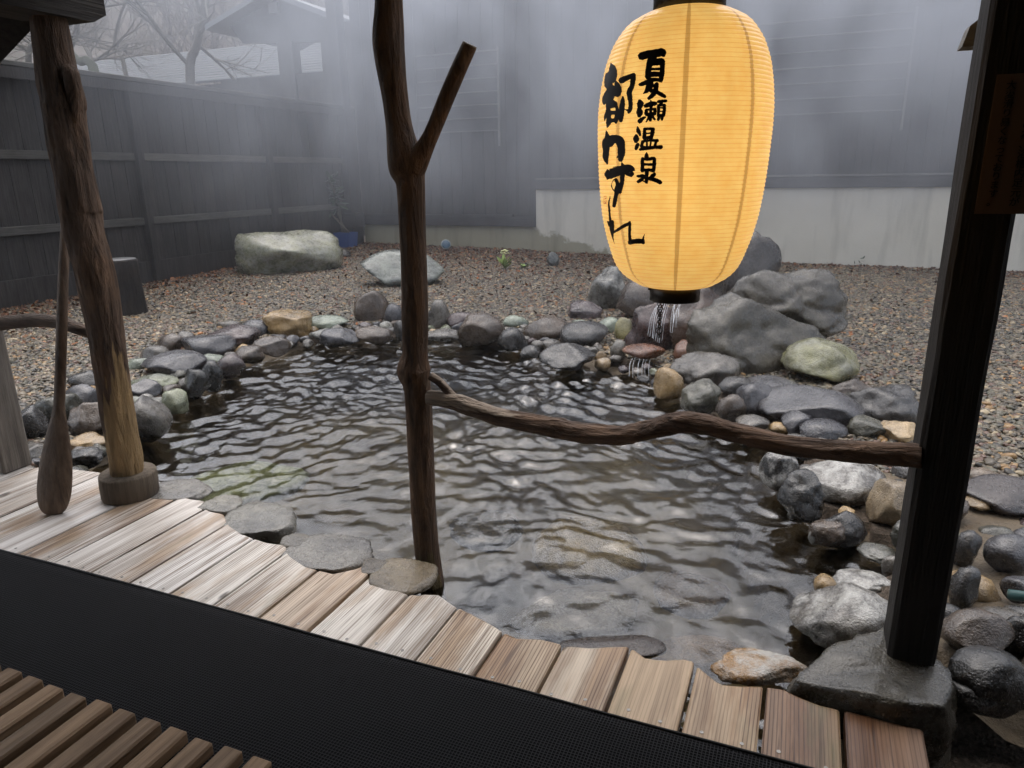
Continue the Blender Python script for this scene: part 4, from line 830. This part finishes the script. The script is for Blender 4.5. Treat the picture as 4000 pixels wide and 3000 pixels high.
def brush(strokes, name, par, mat, off):
    mb = MB()
    for s, st in enumerate(strokes):
        L_ = sum(math.dist(st[i][:2], st[i+1][:2]) for i in range(len(st)-1)); n = max(6, int(L_/3.0)); S_ = spline(st, n); S_[:, 2] *= 1.16; Lh, Rh = [], []
        d0 = S_[1, :2]-S_[0, :2]; d1 = S_[-1, :2]-S_[-2, :2]
        S_ = np.vstack([np.r_[S_[0, :2]-d0/np.linalg.norm(d0)*S_[0, 2]*0.75, S_[0, 2]*0.55], S_, np.r_[S_[-1, :2]+d1/np.linalg.norm(d1)*S_[-1, 2]*0.75, S_[-1, 2]*0.55]])
        for i in range(len(S_)):
            t = S_[min(i+1, len(S_)-1), :2]-S_[max(i-1, 0), :2]; t = t/(np.linalg.norm(t)+1e-9); nn_ = np.array([-t[1], t[0]])
            j1, j2 = random.uniform(-0.9, 0.9), random.uniform(-0.9, 0.9); hw_ = max(S_[i, 2], 0.8)
            Lh.append(S_[i, :2]+nn_*(hw_+j1)); Rh.append(S_[i, :2]-nn_*(hw_+j2))
        # strips across the stroke so that wide strokes bend with the paper
        nc = 5; rows_ = [[l*(1-k/(nc-1))+r_*(k/(nc-1)) for k in range(nc)] for l, r_ in zip(Lh, Rh)]
        flat = on_shade([p for r_ in rows_ for p in r_], off+0.00012*s)
        mb.add(flat, [(i*nc+k, i*nc+k+1, (i+1)*nc+k+1, (i+1)*nc+k) for i in range(len(rows_)-1) for k in range(nc-1)])
    return child(mb, name, mat, par)
LINK_ = m_plain('lantern_ink', (0.020, 0.010, 0.008), 0.5, 0.3, 0.2, 30)
for nm, st in CHARS.items(): brush(st, nm, lan, LINK_, 0.0034)
brush([B([(135,925,4),(136,1020,4)]), B([(165,925,4),(165,1020,4)]), B([(133,922,4),(168,922,4)]), B([(133,1022,6),(168,1022,6)]), B([(135,965,4),(165,950,4)]), B([(140,1000,4),(165,980,4)]), B([(150,1010,8),(160,1012,8)])], 'red_seal', lan, m_plain('seal_red', (0.55, 0.06, 0.02), 0.6, 0.3), 0.0036)

# ------------------------------------------------------------------ fence on the left
fz0, fz1 = -0.15, 2.86
fence = thing('board_fence', 'tall dark board fence with grey rails along the left side', 'fence', (X_FENCE, 8.5, 0))
def frel(mb, name, mat): return child(mb, name, mat, fence, False)
bdm = []
for q in range(4):
    b_ = MB().box((-0.012, -0.118, fz0), (0.012, 0.118, fz1), 0.004); me = b_.mesh('board'); me.materials.append(FENCE); bdm.append(me)
yy = 3.0; k = 0
while yy < 13.9:
    o = bpy.data.objects.new('board', bdm[k % 4]); COL.objects.link(o); o.parent = fence; o.location = (random.uniform(-.004, .004), yy-8.5, 0); yy += 0.242; k += 1
fpost = [2.4, 5.35, 8.18, 11.02, 13.6]
for a, b in zip(fpost[:-1], fpost[1:]):
    for z0_, z1_ in ((1.775, 1.885), (0.845, 0.955)):
        frel(MB().box((X_FENCE+0.013, a+0.06, z0_), (X_FENCE+0.06, b-0.06, z1_), 0.006), 'rail', RAILW)
    frel(MB().box((X_FENCE+0.013, a+0.06, -0.12), (X_FENCE+0.045, b-0.06, 0.30), 0.005), 'kickboard', FENCE)
for y in fpost: frel(MB().box((X_FENCE+0.012, y-0.06, -0.2), (X_FENCE+0.125, y+0.06, 2.80), 0.008), 'fence_post', FENCE)
frel(MB().box((X_FENCE-0.10, 2.2, 2.861), (X_FENCE+0.17, 13.8, 2.93), 0.01), 'cap', RAILW)
frel(MB().box((X_FENCE+0.126, 2.2, 2.72), (X_FENCE+0.16, 13.8, 2.858), 0.006), 'fascia', FENCE)
# cut log by the fence
lg = G(500, 1225, Z_GRAVEL); st = thing('cut_log', 'dark upright cut log standing on gravel by the fence', 'log', tuple(lg))
rl_ = 135/2*depth(lg)/F; hl = 215*depth(lg)/F*1.02
tb = [(0, -0.03, 1.1), (0.1, 0, 1.05), (0.4, 0, 0.99), (0.75, 0, 0.96), (0.97, 0, 0.95), (1.0, 0, 0.90)]
child(MB().tube([(lg[0], lg[1], lg[2]-0.03+hl*t) for t, _, _ in tb], [rl_*r_ for _, _, r_ in tb], 28, True, 0.05, 1.8, 31, 0.4), 'stem', m_bark('mossy_dark_bark', (0.014, 0.012, 0.011), (0.034, 0.029, 0.027)), st)
child(MB().tube([(lg[0], lg[1], lg[2]-0.03+hl), (lg[0], lg[1], lg[2]-0.022+hl)], [rl_*0.88, rl_*0.86], 24), 'sawn_top', m_plain('wet_sawn_top', (0.12, 0.12, 0.12), 0.35, 0.6), st)

# ------------------------------------------------------------------ bath house behind
bh = thing('bath_house', 'dark board-clad bath house on a pale concrete plinth', 'building', (-2.0, Y_WALL, 0))
def W(px, py): p = PY(px, py, Y_WALL); return float(p[0]), float(p[2])
xs_step = W(2095, 735)[0]; zR, zL = W(3300, 733)[1], W(1800, 882)[1]; xl = W(1440, 700)[0]; xr = 6.5
def brel(mb, name, mat, sm=False): return child(mb, name, mat, bh, sm)
brel(MB().box((xs_step, Y_WALL-0.02, -0.4), (xr, Y_WALL+0.3, zR)), 'concrete_plinth', CONC)
brel(MB().box((xl-0.2, Y_WALL+0.01, -0.4), (xs_step-0.001, Y_WALL+0.3, zL)), 'low_concrete_plinth', CONC)
zsR, zsL = W(3300, 680)[1], W(1800, 838)[1]
brel(MB().box((xs_step+0.02, Y_WALL-0.07, zR+0.002), (xr, Y_WALL+0.2, zsR-0.035), 0.006), 'sill_beam', SILLW)
brel(MB().box((xs_step+0.02, Y_WALL-0.10, zsR-0.033), (xr, Y_WALL+0.2, zsR), 0.004), 'drip_rail', SLATW)
brel(MB().box((xl-0.3, Y_WALL-0.06, zL+0.002), (xs_step+0.0, Y_WALL+0.2, zsL-0.035), 0.006), 'low_sill_beam', SILLW)
brel(MB().box((xl+0.1, Y_WALL-0.085, zsL-0.033), (xs_step-0.5, Y_WALL+0.2, zsL), 0.004), 'low_drip_rail', SILLW)
TOPZ = 5.6
for nm, z0_, xa, xb in (('hi', zsR, xs_step+0.01, xr), ('lo', zsL, xl-0.2, xs_step)):
    me = MB().box((0.004, -0.012, z0_+0.002), (0.246, 0.012, TOPZ), 0.003).mesh('wall_board'); me.materials.append(WALLB)
    x = xa; k = 0
    while x < xb-0.05:
        o = bpy.data.objects.new('wall_board', me); COL.objects.link(o); o.parent = bh; o.location = (x+2.0, random.uniform(-.004, .004), 0)
        x += 0.25; k += 1
brel(MB().box((xl-0.2, Y_WALL+0.03, zL), (xr, Y_WALL+0.2, TOPZ)), 'backing', WALLB)
for px in (1705, 2010): 
    x = W(px, 500)[0]; brel(MB().box((x-0.05, Y_WALL-0.045, zsL+0.002), (x+0.05, Y_WALL-0.013, TOPZ), 0.004), 'batten', WALLB)
for px in (2125,):
    x = W(px, 500)[0]; brel(MB().box((x-0.05, Y_WALL-0.045, zsR+0.002), (x+0.05, Y_WALL-0.013, TOPZ), 0.004), 'batten', WALLB)
# louvred openings
def louvre(xa, xb, tops, edge_x, z_lo):
    fr = brel(MB().box((xa, Y_WALL-0.03, tops[-1]), (xb, Y_WALL-0.014, tops[0])), 'louvre_panel', SILLW)
    for z in tops:
        o = obj('louvre_slat', MB().box((xa, Y_WALL-0.09, z-0.02), (xb, Y_WALL-0.031, z), 0.003), SLATW, fr)
        for v_ in o.data.vertices: v_.co = Vector(v_.co)-Vector(bh.location)
    brel(MB().box((edge_x-0.018, Y_WALL-0.10, z_lo), (edge_x+0.018, Y_WALL-0.04, tops[0]+0.05), 0.004), 'louvre_edge', SLATW)
z0a, z1a = W(1955, 507)[1], W(1955, 193)[1]; louvre(W(1640, 400)[0], W(1950, 400)[0], [z1a+(z0a-z1a)*k/6 for k in range(7)], W(1954, 400)[0], W(1954, 570)[1])
z0a, z1a = W(3521, 428)[1], W(3576, 43)[1]; louvre(W(2600, 300)[0], W(3545, 250)[0], [z1a+(z0a-z1a)*k/6 for k in range(7)], W(3552, 250)[0], W(3510, 510)[1])
# corner post of the porch in front of the left end
cpx, cpz = W(1402, 700)
brel(MB().box((cpx-0.14, Y_WALL-0.55, 0.0), (cpx+0.12, Y_WALL-0.30, TOPZ), 0.01), 'corner_post', WALLB)
brel(MB().box((cpx-0.2, Y_WALL-0.60, 0.45), (cpx+0.25, Y_WALL-0.25, 0.75), 0.01), 'corner_sleeve', SILLW)

# ------------------------------------------------------------------ gatehouse and metal-roofed shed beyond the fence
gh = thing('gatehouse', 'small gabled gatehouse beyond the fence, dim in steam', 'gatehouse', (-12.4, 15.7, 0))
YG = 15.7
def g(px, py, Y=YG): p = PY(px, py, Y); return (float(p[0]), float(p[2]))
def gc(mb, n, m_): return child(mb, n, m_, gh, False)
lft, pk, rgt = g(853, 130), g(1085, -8), g(1345, 92)
GW = m_wood('gatehouse_timber', (0.04, 0.038, 0.036), (0.085, 0.08, 0.075), 'Z', 0.8)
mb = MB(); tri = [(lft[0]+.35, lft[1]+.16), pk, (rgt[0]-.2, rgt[1]+.05), (rgt[0]-.2, g(1300, 165)[1]), (lft[0]+.75, g(1000, 160)[1]-.02)]
mb.add([(x, YG, z) for x, z in tri]+[(x, YG+0.1, z) for x, z in tri], [tuple(range(5)), tuple(reversed(range(5, 10)))]+[(j, j+5, (j+1) % 5+5, (j+1) % 5) for j in range(5)]); gc(mb, 'gable', GW)
for (a, b, nm) in ((lft, pk, 'roof_slope'), (pk, rgt, 'roof_slope')):
    mb = MB(); vs = [(a[0], YG-0.45, a[1]), (b[0], YG-0.45, b[1]), (b[0], YG+3.2, b[1]), (a[0], YG+3.2, a[1])]; mb.add(vs+[(x, y, z+0.12) for x, y, z in vs], [(0,3,2,1),(4,5,6,7),(0,1,5,4),(1,2,6,5),(2,3,7,6),(3,0,4,7)])
    gc(mb, nm, m_plain('wet_roof_metal', (0.16, 0.165, 0.17), 0.3, 0.6, 0.15, 4))
pxa, pxb = g(1094, 250)[0], g(1152, 250)[0]
gc(MB().box((pxa, YG-0.05, 0), (pxb, YG+0.25, g(1120, 160)[1])), 'pillar', GW)
gc(MB().box((g(1265, 300)[0], YG-0.02, 0), (xl+0.3, YG+0.2, g(1300, 90)[1])), 'side_wall', GW)
gc(MB().box((pxb+.002, YG+0.02, 0), (g(1265, 300)[0]-.002, YG+0.12, g(1200, 285)[1])), 'low_wall', GW)
gc(MB().box((g(860, 330)[0], YG+0.03, 0), (pxa-.002, YG+0.13, g(980, 305)[1])), 'screen_wall', GW)
gc(MB().box((g(1060, 60)[0], YG-0.09, g(1080, 52)[1]), (g(1095, 60)[0], YG-0.002, g(1080, 10)[1])), 'gable_vent', m_plain('grey_vent', (0.22, 0.22, 0.22), 0.6))
sh = thing('metal_roofed_shed', 'low shed with ribbed silver metal roof beyond the fence', 'shed', (-22, 24, 0))
ya, yb_ = 23.2, 27.2
def srf(px, py, Y): p = PY(px, py, Y); return np.array(p)
lo0, lo1 = srf(300, 330, ya), srf(1290, 272, ya); hi0, hi1 = srf(520, 196, yb_), srf(1330, 172, yb_)
xa, xb = lo0[0]-6, lo1[0]+1.5; zl, zh = (lo0[2]+lo1[2])/2-0.15, (hi0[2]+hi1[2])/2
STEEL = m_plain('skylit_metal_rib', (0.24, 0.25, 0.26), 0.3, 0.6, 0.3, 0.8, metal=0.3)  # pale rib colour stands in for sky light on the ridges
sheet = MB(); sheet.add([(xa, ya, zl), (xb, ya, zl), (xb, yb_, zh), (xa, yb_, zh), (xa, ya, zl-.08), (xb, ya, zl-.08), (xb, yb_, zh-.08), (xa, yb_, zh-.08)], [(0, 1, 2, 3), (7, 6, 5, 4), (0, 4, 5, 1), (1, 5, 6, 2), (2, 6, 7, 3), (3, 7, 4, 0)])
child(sheet, 'roof_sheet', m_plain('shaded_roof_sheet', (0.05, 0.053, 0.056), 0.6, 0.3, 0.2, 0.8), sh, False)  # darker sheet colour stands in for the shaded valleys between ribs
nrib = 14
for k in range(nrib):
    t0 = (k+0.1)/nrib; y0 = ya+(yb_-ya)*t0; z0_ = zl+(zh-zl)*t0; w_ = random.uniform(0.02, 0.035)
    xm = xa if k % 3 else xa+random.uniform(0, 3)
    child(MB().box((xm, y0, z0_+0.002), (xb-random.uniform(0, .5), y0+0.06, z0_+w_)), 'roof_rib', STEEL, sh, False)
child(MB().box((xa+.4, ya+.3, 0), (xb-.4, yb_+2, zl-0.1)), 'wall', GW, sh, False)

# ------------------------------------------------------------------ hillside and trees
xs = np.linspace(-150, 130, 120); ys = np.linspace(27, 190, 70); X, Y = np.meshgrid(xs, ys)
Zh = -1 + np.clip(Y-29, 0, None)*0.55 + 7*(vnoise(X, Y, 0.03, 60)-0.5) + 2.0*(vnoise(X, Y, 0.13, 61)-0.5)
Zh -= np.clip(X+10, 0, 60)*0.16
struct('hillside', grid_mesh('hillside', X, Y, Zh), m_hill(), smooth=True)
def grow(mb, p, d, length, r_, lvl, rnd, spread=0.6, up=0.15, kids=3, seg=4, sides=5):
    pts = [Vector(p)]; rr = [r_]; dd = Vector(d).normalized()
    for i in range(seg):
        dd = (dd + Vector((rnd.gauss(0, .16), rnd.gauss(0, .16), rnd.gauss(0, .12)+up*0.3))).normalized(); pts.append(pts[-1]+dd*length/seg); rr.append(r_*(1-0.62*(i+1)/seg))
    mb.tube(pts, rr, sides if lvl > 1 else 3, caps=False)
    if lvl == 0: return
    for k in range(kids):
        i = rnd.randint(1, seg); q = pts[i]; nd = (dd + Vector((rnd.gauss(0, spread), rnd.gauss(0, spread), rnd.gauss(0, spread*0.7)+up))).normalized()
        grow(mb, q, nd, length*rnd.uniform(0.5, 0.8), rr[i]*0.62, lvl-1, rnd, spread, up, kids, seg, sides)
TWIG = m_plain('pale_lichen_bark', (0.15, 0.14, 0.12), 0.85, 0.2, 0.35, 5); MOSSB = m_plain('mossy_bark', (0.10, 0.105, 0.07), 0.85, 0.2, 0.5, 6)
def bare_tree(label, base, top_dir, length, r_, seed, lvl=4, kids=4, mat=TWIG, trunk_pts=None):
    rnd = random.Random(seed); t = thing('bare_tree', label, 'tree', tuple(base), 'bare trees beyond the fence')
    tk = MB(); cr = MB(); pts = trunk_pts or [Vector(base)+Vector(top_dir)*length*f+Vector((rnd.gauss(0, .06), rnd.gauss(0, .06), 0))*length*0.3*f for f in (0, .3, .6, 1)]
    S_ = spline([(*p, r_*(1-0.6*i/(len(pts)-1))) for i, p in enumerate(pts)], 18); tk.tube(S_[:, :3], S_[:, 3], 10, True, 0.08, 2, seed, 0.3)
    for i in range(4, 18, 1):
        if rnd.random() < 0.85:
            q = S_[i]; d = Vector((rnd.gauss(0, 1), rnd.gauss(0, 0.7), rnd.gauss(0.25, 0.4))); grow(cr, q[:3], d, length*rnd.uniform(0.28, 0.5), q[3]*0.5, lvl-2, rnd, kids=kids)
    child(tk, 'trunk', mat, t); child(cr, 'crown', TWIG, t, False); return t
def at(px, py, Y): return Vector(PY(px, py, Y))
b0 = at(735, 420, 19.5); b0.z = 0
bare_tree('tall pale birch-like bare tree rising behind the fence', b0, (0, 0, 1), 7.5, 0.17, 5, 5, 5, TWIG, [b0, at(742, 310, 19.5), at(768, 180, 19.5), at(800, 20, 19.5), at(830, -250, 19.5), at(850, -520, 19.5)])
b1 = at(360, 330, 17.0); b1.z = 0
bare_tree('mossy crooked bare tree just over the fence at left', b1, (0, 0, 1), 6.5, 0.16, 9, 5, 6, MOSSB, [b1, at(375, 300, 17), at(300, 235, 17), at(240, 130, 17.2), at(330, 0, 17.4), at(350, -300, 17.4)])
b2 = at(130, 330, 16.0); b2.z = 0
bare_tree('leaning bare tree half hidden by the log post', b2, (0.1, 0, 1), 6.0, 0.10, 15, 5, 6, TWIG, [b2, at(110, 250, 16), at(190, 170, 16.2), at(300, 60, 16.4), at(420, -160, 16.4)])
b3 = at(500, 330, 21.0); b3.z = 0
bare_tree('thin twiggy bare tree in front of the metal roof', b3, (0, 0, 1), 7.0, 0.09, 23, 5, 6, TWIG, [b3, at(490, 280, 21), at(450, 180, 21), at(470, 60, 21), at(560, -160, 21)])
wd = MB(); rnd = random.Random(4)
for i in range(170):
    Yw = rnd.uniform(31, 75); Xw = rnd.uniform(-1.0, 0.35)*Yw-4; z = -1+(Yw-29)*0.55 - max(0, min(60, Xw+10))*0.16-1.5
    hgt = rnd.uniform(4, 8); grow(wd, (Xw, Yw, z), (rnd.gauss(0, .08), 0, 1), hgt, 0.10, 2, rnd, 0.75, 0.25, 7, 4, 3)
obj('bare_woodland', wd, m_plain('winter_twigs', (0.085, 0.068, 0.055), 0.9, 0.1, 0.4, 0.3), kind='stuff', label='leafless woodland covering the far hillside')

# ------------------------------------------------------------------ small plants and odds and ends
LEAF = m_plain('evergreen_leaf', (0.035, 0.065, 0.028), 0.35, 0.5, 0.4, 10)
def leaf(mb, p, d, L_, w_, rnd):
    d = Vector(d).normalized(); s = d.cross(Vector((rnd.gauss(0, .3), rnd.gauss(0, .3), 1))).normalized()*w_; n = d.cross(s).normalized()*0.12*L_; p = Vector(p)
    mb.add([p, p+d*L_*0.35+s-n*.3, p+d*L_*0.75+s*0.7-n*.5, p+d*L_-n, p+d*L_*0.75-s*0.7-n*.5, p+d*L_*0.35-s-n*.3, p+d*L_*0.4, p+d*L_*0.75-n*.3], [(0, 6, 1), (1, 6, 7, 2), (2, 7, 3), (0, 5, 6), (5, 4, 7, 6), (4, 3, 7)])
pb = PY(1355, 975, 13.0); gz = float(ground_z(np.array(pb[0]), np.array(13.0))); gp = Vector((pb[0], 13.0, gz))
pp = thing('potted_shrub', 'evergreen shrub in a square blue pot at the corner', 'plant', tuple(gp)); sP = depth(gp)/F
pw, ph = 75*sP/2*0.9, 60*sP
pm_ = MB(); pm_.add([(gp.x+sx*pw*k, gp.y+sy*pw*k, gz+z) for z, k in ((0, 0.85), (ph, 1.0), (ph, 0.9), (ph*0.85, 0.88)) for sx, sy in ((-1,-1),(1,-1),(1,1),(-1,1))], [(i*4+j, i*4+(j+1) % 4, (i+1)*4+(j+1) % 4, (i+1)*4+j) for i in range(3) for j in range(4)]+[(12, 13, 14, 15), (3, 2, 1, 0)])
child(pm_, 'pot', m_plain('blue_plastic', (0.03, 0.07, 0.22), 0.4, 0.5, 0.15, 6), pp, False)
stm, lfs = MB(), MB(); rnd = random.Random(8)
for k in range(6):
    tipx, tipy = rnd.choice([(1240, 720), (1290, 700), (1340, 740), (1230, 800), (1310, 770), (1370, 730), (1260, 760)]); tq = at(tipx+rnd.uniform(-25, 25), tipy+rnd.uniform(-25, 25), 13.0+rnd.uniform(-.25, .2))
    b_ = gp+Vector((rnd.uniform(-.1, .1), 0, ph)); mid = b_.lerp(tq, 0.5)+Vector((rnd.gauss(0, .08), 0, -0.05)); S_ = spline([tuple(b_), tuple(mid), tuple(tq)], 10)
    stm.tube(S_, np.linspace(0.018, 0.006, 10), 6)
    for i in range(5, 10):
        for _ in range(7):
            leaf(lfs, S_[i]+np.array([rnd.gauss(0, .04), rnd.gauss(0, .04), rnd.gauss(0, .04)]), (rnd.gauss(0, 1), rnd.gauss(0, 1), rnd.gauss(-0.1, .6)), rnd.uniform(0.14, 0.24), 0.042, rnd)
child(stm, 'stems', m_plain('shrub_stem', (0.13, 0.11, 0.085), 0.8), pp); child(lfs, 'leaves', LEAF, pp, False)
fz_ = G(1972, 1050, -0.03); fl_ = thing('butterbur_plant', 'pale green butterbur in flower alone on the gravel', 'plant', tuple(fz_)); rnd = random.Random(3); s_ = depth(fz_)/F
lv, hd = MB(), MB()
for k in range(15): leaf(lv, fz_+np.array([0, 0, 0.01+k*0.006]), (math.cos(k*2.4), math.sin(k*2.4), 0.5+rnd.random()*0.5), 42*s_*rnd.uniform(.7, 1.1), 9*s_, rnd)
for k in range(26):
    d = Vector((rnd.gauss(0, 1), rnd.gauss(0, 1), rnd.random()*1.4)).normalized()*0.06; c_ = Vector(fz_)+Vector((0, 0, 60*s_))+d
    torus(hd, c_, 0.010, 0.010, (0, 0, 1), 6, 4)
child(lv, 'leaves', m_plain('young_leaf', (0.27, 0.36, 0.10), 0.5, 0.4, 0.3, 14), fl_, False); child(hd, 'flower_head', m_plain('cream_floret', (0.55, 0.55, 0.28), 0.6, 0.3, 0.2, 20), fl_)
child(MB().tube([fz_, fz_+np.array([0, 0, 55*s_])], [0.012, 0.009], 8), 'stalk', m_plain('young_stalk', (0.28, 0.36, 0.13), 0.5), fl_)
sz_ = G(2045, 1048, -0.03); sp_ = thing('leaf_sprout', 'small green leaf sprout beside the flowering butterbur', 'plant', tuple(sz_)); lv = MB()
for k in range(9): leaf(lv, sz_+np.array([rnd.gauss(0, .02), 0, 0.01]), (math.cos(k*2.4), math.sin(k*2.4), 0.45), 30*s_*rnd.uniform(.6, 1.1), 8*s_, rnd)
child(lv, 'leaves', m_plain('sprout_leaf', (0.20, 0.28, 0.08), 0.5, 0.4, 0.3, 14), sp_, False)
wz = PY(3355, 1030, Y_WALL-0.06); wp = thing('weed', 'tiny dark weed growing against the concrete plinth', 'plant', (wz[0], Y_WALL-0.06, -0.1)); lv = MB()
for k in range(10): leaf(lv, (wz[0]+rnd.gauss(0, .05), Y_WALL-0.08, float(wz[2])+rnd.uniform(-.12, .1)), (rnd.gauss(0, 1), -0.3, 0.6), 0.07, 0.012, rnd)
child(lv, 'leaves', LEAF, wp, False)
lb = PY(1742, 955, 13.3); s_ = depth(lb)/F; gl = thing('garden_floodlight', 'small round blue-lensed floodlight tipped against the plinth', 'lamp', tuple(lb))
nrm = Vector((0.55, -0.75, 0.35)).normalized(); cL = Vector(lb)
child(MB().tube([cL-nrm*0.10, cL-nrm*0.05, cL, cL+nrm*0.012], [0.03, 17*s_, 20*s_, 20*s_], 20), 'housing', m_plain('lamp_grey', (0.25, 0.27, 0.27), 0.5), gl)
child(MB().tube([cL+nrm*0.0125, cL+nrm*0.016], [16*s_, 15*s_], 20), 'lens', m_plain('blue_glass', (0.03, 0.075, 0.12), 0.15, 0.6), gl)
tbp = G(3935, 2352, 0.06); tp = obj('hose_pipe', MB().tube([(tbp[0], tbp[1], 0.09), (tbp[0]+0.5, tbp[1]+0.06, 0.09)], [0.018, 0.018], 12), m_plain('teal_pipe', (0.03, 0.085, 0.085), 0.35, 0.5), smooth=True, label='dark teal pipe lying on the mortar at right', category='pipe')
# water falling over the rust stone
wfm = Mat('falling_water', 0.08, 0.6); wfm.col((0.85, 0.88, 0.92)); wfm.b.inputs['Alpha'].default_value = 0.3
wf = thing('waterfall', 'thin streams of hot water falling into the pool', 'waterfall', tuple(G(2520, 1370, 0.05)))
for (xa_, ya_, xb_, yb2, w_) in [(2572,1185,2548,1320,7),(2590,1180,2560,1330,6),(2605,1185,2575,1340,5),(2560,1200,2530,1310,5),(2640,1180,2630,1260,8),(2660,1185,2650,1240,6),(2648,1200,2625,1300,5),(2582,1183,2552,1325,4),(2597,1186,2568,1335,4),(2566,1192,2538,1315,4),(2612,1188,2586,1330,3),(2652,1184,2640,1280,4),(2634,1182,2618,1300,4),(2480,1400,2472,1475,4),(2515,1402,2508,1482,4),(2525,1403,2520,1478,3),(2470,1400,2458,1470,6),(2500,1400,2492,1480,5),(2540,1405,2535,1480,4)]:
    dY = 5.75 if ya_ < 1300 else 5.62
    pa, pb_ = PY(xa_, ya_, dY+0.1), PY(xb_, yb2, dY-0.12); mid = (pa+pb_)/2+np.array([0, -0.04, 0.03])
    S_ = spline([pa, mid, pb_], 12); child(MB().tube(S_, [w_/2*depth(pa)/F*(0.25+0.35*random.random()) for _ in range(12)], 6), 'stream', wfm.m, wf)

# ------------------------------------------------------------------ air: even haze round everything, and steam drifting off the pool
def vol_mat(name, dens, col=(0.80, 0.83, 0.90)):
    mt = bpy.data.materials.new(name); mt.use_nodes = True; nt = mt.node_tree; nt.nodes.remove(nt.nodes['Principled BSDF'])
    pv = nt.nodes.new('ShaderNodeVolumePrincipled'); pv.inputs['Color'].default_value = (*col, 1); pv.inputs['Density'].default_value = dens; pv.inputs['Anisotropy'].default_value = 0.2
    nt.links.new(pv.outputs[0], nt.nodes['Material Output'].inputs['Volume']); return mt, nt, pv
hm, _, _ = vol_mat('haze_air', 0.002)
obj('haze', MB().box((-170, -60, -3), (150, 200, 75)), hm, kind='stuff', label='thin grey haze over the whole place')
stm_, nt, pv = vol_mat('steam_air', 0.2, (0.66, 0.695, 0.765))
tc = nt.nodes.new('ShaderNodeTexCoord'); mp = nt.nodes.new('ShaderNodeMapping'); nt.links.new(tc.outputs['Object'], mp.inputs[0]); mp.inputs['Scale'].default_value = (0.62, 0.5, 0.42)
nz1 = nt.nodes.new('ShaderNodeTexNoise'); nz1.inputs['Scale'].default_value = 1.0; nz1.inputs['Detail'].default_value = 3.5; nz1.inputs['Distortion'].default_value = 1.0; nt.links.new(mp.outputs[0], nz1.inputs['Vector'])
rp_ = nt.nodes.new('ShaderNodeMapRange'); rp_.inputs[1].default_value = 0.38; rp_.inputs[2].default_value = 0.62; rp_.inputs[3].default_value = 0.0; rp_.inputs[4].default_value = 1.0; nt.links.new(nz1.outputs[0], rp_.inputs[0])
sep = nt.nodes.new('ShaderNodeSeparateXYZ'); nt.links.new(tc.outputs['Object'], sep.inputs[0])
hr = nt.nodes.new('ShaderNodeMapRange'); hr.inputs[1].default_value = 0.7; hr.inputs[2].default_value = 3.6; hr.inputs[3].default_value = 0.04; hr.inputs[4].default_value = 1.0; nt.links.new(sep.outputs[2], hr.inputs[0])
xr_ = nt.nodes.new('ShaderNodeMapRange'); xr_.inputs[1].default_value = -9.2; xr_.inputs[2].default_value = -5.5; xr_.inputs[3].default_value = 0.25; xr_.inputs[4].default_value = 1.0; nt.links.new(sep.outputs[0], xr_.inputs[0])
m0 = nt.nodes.new('ShaderNodeMath'); m0.operation = 'MULTIPLY'; nt.links.new(hr.outputs[0], m0.inputs[0]); nt.links.new(xr_.outputs[0], m0.inputs[1])
ml = nt.nodes.new('ShaderNodeMath'); ml.operation = 'MULTIPLY'; nt.links.new(rp_.outputs[0], ml.inputs[0]); nt.links.new(m0.outputs[0], ml.inputs[1])
ad = nt.nodes.new('ShaderNodeMath'); ad.operation = 'MULTIPLY_ADD'; nt.links.new(ml.outputs[0], ad.inputs[0]); ad.inputs[1].default_value = 0.32; ad.inputs[2].default_value = 0.0; nt.links.new(ad.outputs[0], pv.inputs['Density'])
obj('steam', MB().box((-9.2, 6.3, 0.05), (6.4, 13.75, 5.4)), stm_, kind='stuff', label='drifting white steam rising in front of the bath house')
